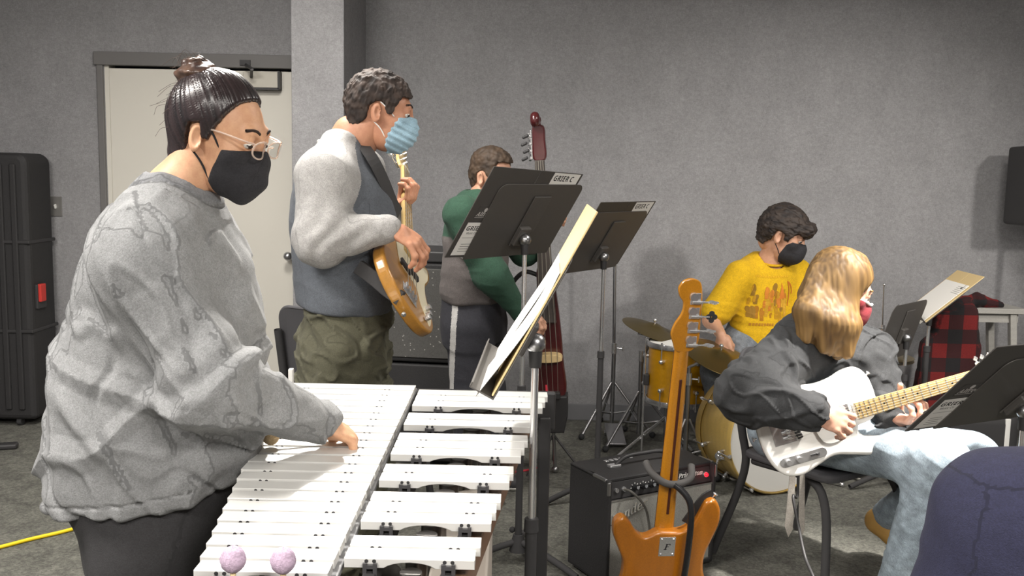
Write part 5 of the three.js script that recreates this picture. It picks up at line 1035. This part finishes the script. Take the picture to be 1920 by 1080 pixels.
  mask(p, H, [[0.14, 0.0], [0.09, 0.0], [0.062, -0.015], [0.04, -0.07], [0.036, -0.1], [0.05, -0.15], [0.12, -0.15], [0.16, -0.07]], [ell([0.085, -0.055, 0], [0.042, 0.05, 0.042])], blue, M.white, [[[0.058, -0.02, 0.058], [0.03, 0.004, 0.07], [-0.002, 0.024, 0.08]], [[0.042, -0.095, 0.05], [0.015, -0.06, 0.065], [-0.012, -0.04, 0.078]]], { bump: (x, y) => 0.002 * Math.sin((y + x * 0.25) * 300) });
  // the bass he plays
  const nutPoint = at(765, 330, 3.62), org = at(768, 578, 2.83);
  const bass = guitar('natural wood bass guitar with cream pickguard played by the man in raglan sleeves', org, at(757, 292, 3.78).sub(org), bassFace, { bodyMat: amber(0xc98f3c), neckMat: maple, guard: JGUARD, guardMat: mat(0xe6dcc0, 0.4), knobs: [[0.07, -0.105], [0.1, -0.112], [0.135, -0.112]] });
  const st = whole('guitar_strap', 'black guitar strap across the bassist with raglan sleeves', 'strap', [(() => {
    const pts = [at(700, 300, 3.02), at(722, 345, 3.05), at(738, 385, 3.1), at(748, 402, 3.16)], c = new THREE.CatmullRomCurve3([at(640, 262, 3.2), at(675, 268, 3.06), ...pts]), g = [], N = 24, s = new THREE.Shape();
    return new THREE.ExtrudeGeometry(roundRect(0.004, 0.05, 0.0015), { steps: 30, bevelEnabled: false, extrudePath: c });
  })(), (() => { const c = new THREE.CatmullRomCurve3([at(672, 500, 2.87), at(700, 520, 2.86), at(730, 545, 2.84), at(752, 560, 2.83)]); return new THREE.ExtrudeGeometry(roundRect(0.03, 0.045, 0.004), { steps: 14, bevelEnabled: false, extrudePath: c }); })()], M.blackMatte);
}
// ---- the upright bassist
{
  const D = 4.2, c = at(893, 520, D), p = thing('person', 'person in a green and grey hoodie behind the centre music stand', 'person', [c.x, 0, -D]);
  const hc = at(923, 331, D), H = headFrame(hc, R(-33), R(6), 0, 1.0), x0 = c.x, Z = -D;
  const J = { pelvis: V(x0, 0.9, Z), chest: V(x0 + 0.0, 1.2, Z), neck: V(x0 + 0.02, 1.36, Z), skull: hc.clone().add(V(-0.02, -0.05, -0.01)), sh: [V(x0 - 0.06, 1.3, Z + 0.17), V(x0 + 0.07, 1.3, Z - 0.16)], el: [at(925, 520, 4.0), at(985, 470, 4.45)], wr: [at(978, 588, 4.08), at(1012, 420, 4.42)], hip: [V(x0 - 0.03, 0.86, Z + 0.09), V(x0 + 0.03, 0.86, Z - 0.09)], kn: [V(x0 - 0.02, 0.46, Z + 0.1), V(x0 + 0.06, 0.46, Z - 0.1)], an: [V(x0 - 0.03, 0.085, Z + 0.1), V(x0 + 0.05, 0.085, Z - 0.1)] };
  sculpt(p, 'body', [polygonise(bodyField(J, 0.9), 0.01), headGeo.clone().applyMatrix4(H), hand(J.wr[0], V(0.9, -0.3, -0.1), V(0.2, 0.9, 0.3), true, { curl: 0.8 }), hand(J.wr[1], V(0.5, 0.5, 0.4), V(-0.6, 0.5, 0.4), false, { curl: 0.9 })], 0.004, skin(0xd3a58c));
  face(p, H, { brow: 0x5a4534 });
  const pv = [x0, 0, Z];
  const torso = turned(loft([[0.9, x0 - 0.15, x0 + 0.13, Z, 0.18], [0.96, x0 - 0.155, x0 + 0.14, Z, 0.19], [1.1, x0 - 0.14, x0 + 0.135, Z, 0.19], [1.22, x0 - 0.135, x0 + 0.125, Z, 0.19], [1.3, x0 - 0.12, x0 + 0.11, Z, 0.175], [1.36, x0 - 0.09, x0 + 0.09, Z, 0.12], [1.4, x0 - 0.06, x0 + 0.07, Z, 0.08]], 0.02), R(-25), pv);
  const sl = [0, 1].map((i) => uni(0.05, cap(J.sh[i], J.el[i], 0.082, 0.065), cap(J.el[i], V(...P3(J.el[i])).lerp(J.wr[i], 0.96), 0.065, 0.042)));
  const hood = uni(0.03, ell(at(880, 388, D), [0.07, 0.075, 0.09], [0, 0, 0.4]), ell(at(898, 372, D), [0.06, 0.05, 0.1]));
  let hoodie = uni(torso, 0.04, ...sl, 0.02, hood);
  hoodie = bump(cut(hoodie, cap(V(x0 + 0.01, 1.38, Z), hc, 0.062, 0.085), 0.008), (x, y, z) => 0.006 * noise(x * 9, y * 12, z * 9) + 0.005 * (0.5 - Math.abs(noise(x * 9 + y * 5, y * 20, z * 9))));
  const [gg, gr] = splitBy(polygonise(hoodie, 0.007), (x, y, z) => Math.min(sl[0](x, y, z), sl[1](x, y, z), hood(x, y, z)) < torso(x, y, z) - 0.004 || y > 1.2);
  sculpt(p, 'hoodie', gr, 0, cloth(0x7b7472)).userData.label = 'warm grey hoodie body';
  sculpt(p, 'hoodie_yoke', gg, 0, cloth(0x3f6350)).userData.label = 'green hood and sleeves';
  const pants = uni(0.05, turned(loft([[0.72, x0 - 0.14, x0 + 0.12, Z, 0.17], [0.82, x0 - 0.15, x0 + 0.13, Z, 0.175], [0.99, x0 - 0.14, x0 + 0.12, Z, 0.165]]), R(-25), pv), ...[0, 1].flatMap((i) => limb(V(J.hip[i].x, 0.78, J.hip[i].z), J.kn[i], J.an[i], 0.1, 0.075, 0.05)));
  const pw = bump(pants, folds(0.003, [[9, 9, 9, 1]]));
  const stripe = (x, y, z) => z > Z && Math.abs(x - (x0 - 0.085 - (0.9 - y) * 0.04)) < 0.013 && y > 0.12;
  const [ga, gb] = splitBy(polygonise(pw, 0.0055), stripe);
  sculpt(p, 'track_trousers', gb, 0, cloth(0x3d3d44));
  sculpt(p, 'trouser_stripe', ga, 0, cloth(0xd8d6d3)).userData.label = 'white side stripe';
  for (const i of [0, 1]) shoe(p, J.an[i], [1, 0, 0.4], 0x3a3a3c);
  const hs = uni(0.02, headCore, 0.02, ell([-0.01, 0.04, 0], [0.092, 0.08, 0.072]));
  const hp = both(boxed((x, y, z) => hs(x, y, z) - 0.0035 - 0.011 * Math.max(0, Math.min(1, (y - 0.045) / 0.05)), hs.lo, hs.hi), prism([[0.11, 0.14], [0.09, 0.07], [0.055, 0.07], [0.046, 0.03], [0.034, 0.0], [0.02, 0.0], [0.014, 0.018], [-0.004, 0.026], [-0.032, 0.012], [-0.038, -0.03], [-0.06, -0.06], [-0.12, -0.06], [-0.2, 0.1], [-0.05, 0.22], [0.13, 0.2]]), 0.005);
  hp.lo = [-0.15, -0.1, -0.1]; hp.hi = [0.13, 0.18, 0.1];
  sculpt(p, 'hair', bump(hp, (x, y, z) => 0.004 * noise(x * 60, y * 60, z * 60) ), 0.0045, hairMat({ roughness: 0.7 }), { matrix: H, tint: streak(0x33281f, 0x4d3d2f, (x, y, z) => noise(x * 30, y * 30, z * 30)) });
}
// ---- the drummer
{
  const D = 4.9, pel = at(1412, 668, D), p = thing('person', 'drummer in a yellow printed t-shirt and black mask', 'person', [pel.x, 0, -D]);
  const hc = at(1469, 438, 4.8), H = headFrame(hc, R(-22), R(24), R(4), 1.1), Z = -D, x0 = pel.x + 0.05, fw = V(0.41, 0, 0.91), rt = V(-0.91, 0, 0.41), S = V(x0, 0.985, Z).addScaledVector(fw, 0.02);
  const J = { pelvis: V(pel.x, 0.6, Z), chest: V(x0, 0.9, Z), neck: at(1441, 493, 4.86), skull: hc.clone().add(V(-0.03, -0.04, 0)), sh: [S.clone().addScaledVector(rt, 0.185), S.clone().addScaledVector(rt, -0.185)], el: [at(1334, 600, 4.8), at(1530, 620, 4.8)], wr: [at(1352, 628, 4.6), at(1470, 670, 4.6)], hip: [V(pel.x - 0.08, 0.58, Z + 0.04), V(pel.x + 0.1, 0.58, Z)], kn: [V(pel.x - 0.26, 0.52, Z + 0.33), V(pel.x + 0.42, 0.52, Z + 0.22)], an: [V(pel.x - 0.22, 0.085, Z + 0.3), V(pel.x + 0.42, 0.085, Z + 0.26)] };
  sculpt(p, 'body', [polygonise(bodyField(J, 1.05), 0.01), headGeo.clone().applyMatrix4(H), hand(J.wr[0], V(0.1, -0.75, 0.55), V(-0.4, 0.3, 0.8), true, { curl: 1.0, thumb: [0.3, 0.6] }), hand(J.wr[1], V(-0.2, -0.5, 0.7), V(0.3, 0.8, 0.3), false, { curl: 1.1 })], 0.004, skin(0xd6a88d));
  face(p, H, { brow: 0x2c221d });
  const yaw = R(-66), pv = [x0, 0, Z];
  const torso = turned(loft([[0.6, x0 - 0.15, x0 + 0.15, Z, 0.19], [0.68, x0 - 0.15, x0 + 0.15, Z, 0.195], [0.8, x0 - 0.14, x0 + 0.14, Z, 0.19], [0.92, x0 - 0.13, x0 + 0.14, Z, 0.19], [1.0, x0 - 0.12, x0 + 0.13, Z, 0.185], [1.06, x0 - 0.1, x0 + 0.1, Z, 0.15], [1.1, x0 - 0.07, x0 + 0.08, Z, 0.09]], 0.02), yaw, pv);
  const sl = [0, 1].map((i) => cap(J.sh[i], V(...P3(J.sh[i])).lerp(J.el[i], 0.8), 0.08, 0.08));
  let tee = uni(torso, 0.04, ...sl);
  tee = cut(tee, cap(J.neck.clone().add(V(0.0, -0.01, 0.01)), hc, 0.066, 0.085), 0.008);
  tee = bump(tee, (x, y, z) => 0.005 * noise(x * 9, y * 9, z * 9) + 0.006 * (0.5 - Math.abs(noise(x * 6, y * 22 + x * 6, z * 6))) * (y < 0.85 ? 1 : 0.4));
  const shirt = sculpt(p, 't_shirt', tee, 0.0065, cloth(0xf0bf12));
  { const pts = []; for (let i = 0; i < 20; i++) { const a = i / 20 * Math.PI * 2; pts.push(J.neck.clone().add(V(Math.cos(a) * 0.068 + 0.005, 0.012 - Math.sin(a) * 0.02 + Math.cos(a) * -0.004, Math.sin(a) * 0.064 + 0.01))); } inFrame(shirt, 'collar', [tube(pts, 0.008, 60, 8, true)], cloth(0xe6b20f), new THREE.Matrix4()); }
  { // printed picture: a crowd of little figures, with a line of lettering-like marks above and below
    const W = 384, draw = (g, ink) => {
      let q = 11; const rr = () => (q = (q * 16807) % 2147483647) / 2147483647; const col = (c) => ink ? '#fff' : c;
      for (let i = 0; i < 46; i++) { const x = 40 + rr() * 270, y = 110 + rr() * 190, s = 12 + rr() * 20; g.fillStyle = col(['#b98a1c', '#a9701a', '#c99a2c', '#8f6a24', '#c77b2a'][i % 5]); g.globalAlpha = ink ? 0.75 : 1; g.beginPath(); g.ellipse(x, y, s * 0.6, s, rr() - 0.5, 0, 7); g.fill(); g.fillRect(x - s * 0.5, y + s * 0.6, s, s * 1.1); }
      g.globalAlpha = 1; g.strokeStyle = col('#b5651d'); g.lineWidth = 10; g.beginPath(); g.moveTo(318, 70); g.quadraticCurveTo(352, 130, 336, 230); g.stroke(); g.beginPath(); g.moveTo(324, 76); g.quadraticCurveTo(372, 96, 366, 150); g.stroke(); g.fillStyle = col('#cf7a2a'); g.beginPath(); g.moveTo(262, 80); g.lineTo(300, 180); g.lineTo(250, 190); g.closePath(); g.fill();
      g.fillStyle = col('#d1a21a'); for (let i = 0; i < 14; i++) g.fillRect(50 + i * 20, 36 + 6 * Math.sin(i / 4), 12, 12); g.fillStyle = col('#a8731d'); for (let i = 0; i < 9; i++) g.fillRect(50 + i * 19, 344, 13, 16);
    };
    const pic = labelTex(W, W, (g) => { g.fillStyle = '#b9851b'; g.fillRect(0, 0, W, W); draw(g, false); }), al = labelTex(W, W, (g) => { g.fillStyle = '#000'; g.fillRect(0, 0, W, W); draw(g, true); });
    al.colorSpace = THREE.NoColorSpace;
    shirt.updateMatrixWorld();
    const c = at(1448, 562, 4.75), dg = new DecalGeometry(shirt, c, new THREE.Euler(-0.1, Math.PI / 2 + yaw, 0), V(0.25, 0.31, 0.22));
    const n = dg.attributes.normal, q = dg.attributes.position; for (let i = 0; i < q.count; i++) q.setXYZ(i, q.getX(i) - p.position.x + n.getX(i) * 0.0012, q.getY(i) + n.getY(i) * 0.0012, q.getZ(i) - p.position.z + n.getZ(i) * 0.0012);
    part(shirt, 'printed_picture', dg, mat(0xffffff, 0.9, 0, { map: pic, alphaMap: al, transparent: true, polygonOffset: true, polygonOffsetFactor: -2 }), true).userData.label = 'faded brown and orange printed picture';
  }
  sculpt(p, 'jeans', bump(uni(0.05, cap(J.hip[0], J.hip[1], 0.12), cap(J.pelvis, V(pel.x, 0.68, Z), 0.14), ...[0, 1].flatMap((i) => limb(J.hip[i], J.kn[i], J.an[i], 0.1, 0.075, 0.055))), folds(0.003, [[10, 10, 10, 1]])), 0.009, mat(0x8c939c, 0.9, 0, { map: T.denim }));
  for (const i of [0, 1]) shoe(p, J.an[i], [0.3, 0, 1], 0x55504c);
  const hp = both(grow(uni(0.02, headCore, 0.02, ell([-0.012, 0.04, 0], [0.098, 0.086, 0.08])), 0.014), prism([[0.14, 0.06], [0.1, 0.034], [0.07, 0.045], [0.052, 0.02], [0.04, -0.01], [0.022, -0.012], [0.014, 0.014], [-0.004, 0.022], [-0.03, 0.012], [-0.036, -0.04], [-0.06, -0.075], [-0.12, -0.075], [-0.2, 0.1], [-0.05, 0.24], [0.16, 0.2]]), 0.008);
  hp.lo = [-0.16, -0.11, -0.12]; hp.hi = [0.15, 0.2, 0.12];
  const bangs = uni(0.02, hp, ell([0.09, 0.055, 0], [0.03, 0.035, 0.07], [0, 0, 0.5]), ell([0.1, 0.075, 0.02], [0.03, 0.03, 0.05]));
  sculpt(p, 'hair', bump(bangs, (x, y, z) => 0.005 * noise(x * 30, y * 60, z * 60) + 0.003 * noise(x * 60, y * 120, z * 120)), 0.0045, hairMat({ roughness: 0.7 }), { matrix: H, tint: streak(0x211b1a, 0x3b312b, (x, y, z) => noise(x * 20, y * 50, z * 50)) });
  const mm = cloth(0x333236);
  mask(p, H, [[0.135, 0.0], [0.105, -0.004], [0.06, -0.008], [0.04, -0.03], [0.03, -0.08], [0.03, -0.1], [0.045, -0.15], [0.12, -0.15], [0.16, -0.07]], [ell([0.085, -0.06, 0], [0.046, 0.052, 0.042])], mm, mm, [[[0.044, -0.02, 0.062], [0.02, 0.006, 0.073], [-0.004, 0.024, 0.08]], [[0.034, -0.09, 0.054], [0.008, -0.06, 0.068], [-0.012, -0.04, 0.078]]]);
  const stick = thing('drumstick', 'pale drumstick in the hand of the drummer', 'drumstick', P3(J.wr[0]));
  part(stick, 'shaft', rod(V(-0.02, -0.08, 0.03), V(0.12, -0.1, 0.26), 0.0075, 0.005), mat(0xd8bd88, 0.5)); part(stick, 'tip', ball(0.0075, 0.122, -0.1, 0.263, 10), mat(0xd8bd88, 0.5));
  const th = thing('drum_throne', 'round black drum stool under the drummer', 'stool', [pel.x, 0, Z]);
  part(th, 'seat', lathe([[0, 0.5], [0.16, 0.5], [0.17, 0.47], [0.165, 0.44], [0, 0.44]], 32), M.blackMatte); part(th, 'post', rod([0, 0.12, 0], [0, 0.45, 0], 0.016), M.steel);
  for (let i = 0; i < 3; i++) { const a = i * 2.094; part(th, 'leg', rod([0, 0.25, 0], [Math.cos(a) * 0.25, 0.012, Math.sin(a) * 0.25], 0.011), M.steel); }
}
// ---- the blonde guitarist
{
  const p = thing('person', 'seated guitarist with long blonde hair, dark jacket, light jeans and red mask', 'person', [SEAT.x, 0, SEAT.z]);
  const hc = at(1578, 540, 3.2), H = headFrame(hc, R(-6), R(26), R(-2), 0.98), F = V(0.56, 0, 0.83), Rt = V(-0.83, 0, 0.56);
  const pel = V(1.1, 0.545, -3.47), neck = at(1552, 632, 3.28);
  const J = { pelvis: pel, chest: V(1.12, 0.85, -3.36), neck, skull: hc.clone().add(V(-0.03, -0.05, -0.01)), sh: [at(1478, 672, 3.17), at(1622, 668, 3.36)], el: [at(1402, 738, 3.02), at(1660, 800, 3.24)], wr: [at(1530, 774, 2.9), at(1668, 786, 3.1)], hip: [pel.clone().addScaledVector(Rt, 0.09), pel.clone().addScaledVector(Rt, -0.09)], kn: [at(1762, 868, 2.93), at(1822, 862, 3.16)], an: [V(1.3, 0.1, -2.98), V(1.47, 0.2, -3.46)] };
  sculpt(p, 'body', [polygonise(bodyField(J), 0.01), headGeo.clone().applyMatrix4(H), hand(J.wr[0], V(0.9, -0.3, 0.12), V(0.05, 0.35, 0.9), true, { curl: 0.72, thumb: [0.55, 0.4], s: 1.02 }), hand(J.wr[1], V(0.5, 0.1, 0.6), V(0.1, -0.9, 0.25), false, { curls: [0.95, 0.92, 0.9, 0.88], thumbTo: at(1688, 722, 3.06), s: 1.0 })], 0.004, skin(0xdfb09a));
  face(p, H, { brow: 0x9a7442, iris: 0x4a5a60 });
  const pv = [1.12, 0, -3.4], yaw = -Math.atan2(0.83, 0.56), x0 = 1.12, Z = -3.4;
  const torso = turned(loft([[0.5, x0 - 0.17, x0 + 0.13, Z, 0.18], [0.6, x0 - 0.17, x0 + 0.14, Z, 0.185], [0.75, x0 - 0.15, x0 + 0.14, Z, 0.19], [0.87, x0 - 0.12, x0 + 0.15, Z, 0.195], [0.95, x0 - 0.09, x0 + 0.15, Z, 0.185], [1.0, x0 - 0.04, x0 + 0.14, Z, 0.14], [1.04, x0 + 0.0, x0 + 0.13, Z, 0.085]], 0.02), yaw, pv);
  const sl = [0, 1].map((i) => uni(0.06, cap(J.sh[i], J.el[i], 0.1, 0.09), cap(J.el[i], V(...P3(J.el[i])).lerp(J.wr[i], 0.97), 0.09, 0.052)));
  let jk = uni(torso, 0.05, ...sl, cap(J.sh[0], J.sh[1], 0.08));
  jk = cut(jk, cap(neck.clone().add(V(0, 0.01, 0)), hc, 0.06, 0.08), 0.01);
  jk = bump(jk, (x, y, z) => 0.007 * noise(x * 7, y * 7, z * 7) + 0.01 * ridge(noise(x * 5 + y * 5, y * 9 - x * 4, z * 5), 0.22) + 0.005 * ridge(noise(x * 10, y * 14 + x * 6, z * 10), 0.2) + (Math.hypot(x - J.el[0].x, y - J.el[0].y, z - J.el[0].z) < 0.2 ? 0.006 * Math.sin((x * 0.8 + y * 0.6) * 70) * Math.max(0, 1 - Math.hypot(x - J.el[0].x, y - J.el[0].y, z - J.el[0].z) / 0.2) : 0));
  sculpt(p, 'jacket', jk, 0.0065, cloth(0x404143));
  const jn = uni(0.05, cap(J.hip[0], J.hip[1], 0.115), cap(pel, pel.clone().addScaledVector(V(0, 1, 0), 0.08), 0.13), ...[0, 1].flatMap((i) => limb(J.hip[i], J.kn[i], J.an[i], 0.105, 0.085, 0.06)));
  sculpt(p, 'jeans', bump(jn, (x, y, z) => { const k = J.kn[0], d = Math.hypot(x - k.x, y - k.y + 0.06, z - k.z); return 0.004 * noise(x * 10, y * 10, z * 10) + 0.005 * (0.5 - Math.abs(noise(x * 8, y * 16 + x * 8, z * 8))) + 0.006 * Math.sin((y + x * 0.4) * 110) * Math.max(0, 1 - d / 0.13) + 0.0025 * noise(x * 40, y * 60, z * 40) * (y < 0.45 ? 1 : 0); }), 0.0065, mat(0xb9c9d6, 0.92, 0, { map: T.denim }));
  shoe(p, J.an[0], [0.56, 0, 0.83], 0xc59a55, 0xd9c08e);
  { const a = J.an[1], d = V(0.35, -0.85, 0.3).normalize(), f = uni(0.02, cap(a, a.clone().add(V(-0.03, -0.03, -0.02)), 0.05, 0.046), cap(a.clone().add(V(-0.03, -0.03, -0.02)), a.clone().add(V(0.09, -0.15, 0.09)), 0.044, 0.036)); const m = sculpt(p, 'shoe', f, 0.007, mat(0xc59a55, 0.7)); m.userData.label = 'tan boot tucked under the chair'; }
  // hair
  const lockN = (x, y, z) => noise(x * 26 + y * 4, y * 2.5, z * 26) * 0.5 + noise(x * 85 + y * 9, y * 4, z * 85) * 0.5;
  const scalp = uni(0.02, headCore, 0.03, ell([-0.015, 0.04, 0], [0.094, 0.086, 0.082]));
  const crown = both(boxed((x, y, z) => scalp(x, y, z) - 0.012 + 0.009 * Math.max(0, Math.min(1, (x - 0.02) / 0.06)), scalp.lo, scalp.hi), prism([[0.13, 0.13], [0.094, 0.088], [0.07, 0.06], [0.052, 0.0], [0.035, -0.06], [-0.2, -0.06], [-0.2, 0.2], [0.1, 0.22]]), 0.01);
  crown.lo = [-0.16, -0.1, -0.12]; crown.hi = [0.14, 0.19, 0.12];
  const q = (px, py, d) => at(px, py, d), locks = [];
  for (let i = 0; i < 30; i++) { const u = (i + rnd()) / 30, a = q(1512 + u * 80, 545 + u * 20, 3.14 - 0.03 * Math.sin(u * 3) + (rnd() - 0.5) * 0.05), b = q(1496 + u * 96 + (rnd() - 0.5) * 18, 612 + u * 48 + rnd() * 22, 3.1 + (rnd() - 0.5) * 0.05); const m = a.clone().lerp(b, 0.45), r = 0.022 + rnd() * 0.012; locks.push(cap(q(1530 + u * 62, 505 + u * 15, 3.17), m, 0.006, r), cap(m, b, r, 0.003)); }
  const falls = bump(uni(0.05, placed(crown, H),
    cap(q(1560, 500, 3.2), q(1528, 575, 3.16), 0.05, 0.06), cap(q(1575, 500, 3.18), q(1562, 610, 3.11), 0.03, 0.045), cap(q(1592, 510, 3.16), q(1580, 625, 3.09), 0.012, 0.026), cap(q(1530, 560, 3.24), q(1522, 600, 3.2), 0.06, 0.05), 0.03, ...locks), (x, y, z) => 0.0045 * lockN(x, y, z));
  const blonde = streak(0x48331a, 0x84663a, lockN);
  const hr = sculpt(p, 'hair', [polygonise(falls, 0.005)], 0, hairMat({ roughness: 0.6 }), { tint: blonde });
  const red = cloth(0x93323a);
  mask(p, H, [[0.135, 0.002], [0.105, -0.004], [0.06, -0.008], [0.04, -0.03], [0.03, -0.08], [0.03, -0.1], [0.045, -0.15], [0.12, -0.15], [0.16, -0.07]], [ell([0.085, -0.06, 0], [0.046, 0.052, 0.042])], red, M.white, [[[0.044, -0.02, 0.062], [0.02, 0.006, 0.073], [-0.004, 0.024, 0.08]], [[0.034, -0.09, 0.054], [0.008, -0.06, 0.068], [-0.012, -0.04, 0.078]]]);
  inFrame(p, 'mask_trim', [tube([[0.05, -0.012, 0.064], [0.085, -0.006, 0.046], [0.113, -0.008, 0.018], [0.12, -0.002, 0], [0.113, -0.008, -0.018], [0.085, -0.006, -0.046], [0.05, -0.012, -0.064]], 0.0045, 40, 6)], M.white, H).userData.label = 'white upper edge of the mask';
  const org = at(1424, 824, 3.06), tele = guitar('glossy white electric guitar played by the blonde guitarist', org, at(1789, 716, 3.02).sub(org), V(0.1, 0.16, 1), { shape: TELE, scale: 0.648, bridge: 0.09, n: 6, bodyMat: mat(0xf3f1ec, 0.25, 0, { clearcoat: 0.7, clearcoatRoughness: 0.1 }), neckMat: maple, guard: [[0.19, 0.1], [0.24, 0.11], [0.3, 0.115], [0.37, 0.115], [0.395, 0.08], [0.4, 0.035], [0.38, -0.035], [0.3, -0.05], [0.25, -0.08], [0.2, -0.07]], guardMat: M.white, headScale: 0.85 });
  const jack = V(0.09, -0.155, -0.02).applyMatrix4((tele.updateMatrixWorld(), tele.matrixWorld)), e1 = atHeight(1500, 1010, 0.006), e2 = atHeight(1520, 1090, 0.006);
  floorCable('guitar_cable', 'black cable hanging from the white guitar to the floor', [P3(jack), [jack.x, jack.y - 0.08, jack.z], P3(at(1487, 930, 3.02)), P3(at(1497, 985, 2.98)), P3(at(1510, 1045, 2.9)), P3(at(1528, 1090, 2.8)), P3(at(1560, 1200, 2.72)), [atHeight(1580, 1290, 0.006).x, 0.006, atHeight(1580, 1290, 0.006).z], [atHeight(1500, 1330, 0.006).x, 0.006, atHeight(1500, 1330, 0.006).z]], 0.005, M.black);
  const tw = thing('towel', 'pale cloth strap hanging below the white guitar', 'cloth', P3(at(1487, 890, 3.2)));
  for (const [a, b, c, d] of [[-0.012, 0.02, -0.02, 0.03], [0.02, 0.02, 0.03, 0.022]]) part(tw, 'cloth_end', ext(outline([[a, 0.02], [a + b, 0.02], [c + d, -0.2], [c + d * 0.5, -0.23], [c, -0.19]], false), 0.004, 0.001), cloth(0xb4ada4));
}
// ---- the person in navy, close at the right
{
  const Z = -1.46, p = thing('person', 'person in a navy blue top close to the camera at the bottom right', 'person', [1.03, 0, Z + 0.1]);
  const hc = V(1.08, 1.26, Z + 0.02), H = headFrame(hc, Math.PI / 2, R(15), 0, 1.03);
  const J = { pelvis: V(1.03, 0.53, Z + 0.12), chest: V(1.03, 0.86, Z + 0.02), neck: V(1.06, 1.05, Z), skull: hc.clone().add(V(0, -0.05, 0.03)), sh: [V(1.26, 0.96, Z), V(0.82, 0.925, Z - 0.02)], el: [V(1.3, 0.68, Z - 0.1), V(0.75, 0.66, Z - 0.06)], wr: [V(1.15, 0.6, Z - 0.32), V(0.9, 0.6, Z - 0.34)], hip: [V(1.13, 0.52, Z + 0.1), V(0.93, 0.52, Z + 0.1)], kn: [V(1.17, 0.52, Z - 0.36), V(0.9, 0.52, Z - 0.36)], an: [V(1.17, 0.085, Z - 0.34), V(0.9, 0.085, Z - 0.34)] };
  sculpt(p, 'body', [polygonise(bodyField(J), 0.011), headGeo.clone().applyMatrix4(H), hand(J.wr[0], V(-0.3, -0.2, -0.9), V(0, 0.95, 0), true, { curl: 0.4 }), hand(J.wr[1], V(0.3, -0.2, -0.9), V(0, 0.95, 0), false, { curl: 0.4 })], 0.004, skin(0xc99a80));
  face(p, H);
  const sl = [0, 1].map((i) => uni(0.05, cap(J.sh[i], J.el[i], 0.1, 0.088), cap(J.el[i], V(...P3(J.el[i])).lerp(J.wr[i], 0.95), 0.085, 0.045)));
  let top = uni(0.06, cap(J.pelvis.clone().add(V(-0.06, 0.06, 0)), V(0.96, 0.9, Z + 0.02), 0.17, 0.16), cap(J.pelvis.clone().add(V(0.08, 0.06, 0)), V(1.12, 0.92, Z + 0.02), 0.17, 0.16), cap(J.sh[0], J.sh[1], 0.1), cap(J.chest, J.neck, 0.13, 0.07), ...sl);
  top = cut(top, cap(J.neck, hc, 0.06, 0.08), 0.01);
  sculpt(p, 'sweatshirt', bump(top, (x, y, z) => 0.006 * noise(x * 6, y * 6, z * 6) + 0.004 * ridge(noise(x * 4 + y * 4, y * 6, z * 4), 0.3)), 0.007, cloth(0x33344f));
  sculpt(p, 'trousers', uni(0.05, cap(J.hip[0], J.hip[1], 0.12), ...[0, 1].flatMap((i) => limb(J.hip[i], J.kn[i], J.an[i], 0.1, 0.075, 0.055))), 0.012, cloth(0x3a3a3e));
  for (const i of [0, 1]) shoe(p, J.an[i], [0, 0, -1], 0x444446);
  const hp = both(grow(headCore, 0.014), prism([[0.11, 0.12], [0.085, 0.07], [0.05, 0.05], [0.03, 0], [0.0, 0.02], [-0.03, 0.01], [-0.05, -0.07], [-0.2, -0.06], [-0.2, 0.2], [0.1, 0.22]]), 0.008); hp.lo = [-0.16, -0.1, -0.12]; hp.hi = [0.14, 0.19, 0.12];
  sculpt(p, 'hair', bump(hp, (x, y, z) => 0.005 * noise(x * 40, y * 40, z * 40)), 0.006, hairMat(), { matrix: H, tint: streak(0x2c2320, 0x4a3a30, (x, y, z) => noise(x * 30, y * 30, z * 30)) });
  chair('black stacking chair under the person in navy', [1.03, 0, Z + 0.1], Math.PI, {});
}
renderer.render(scene, camera);
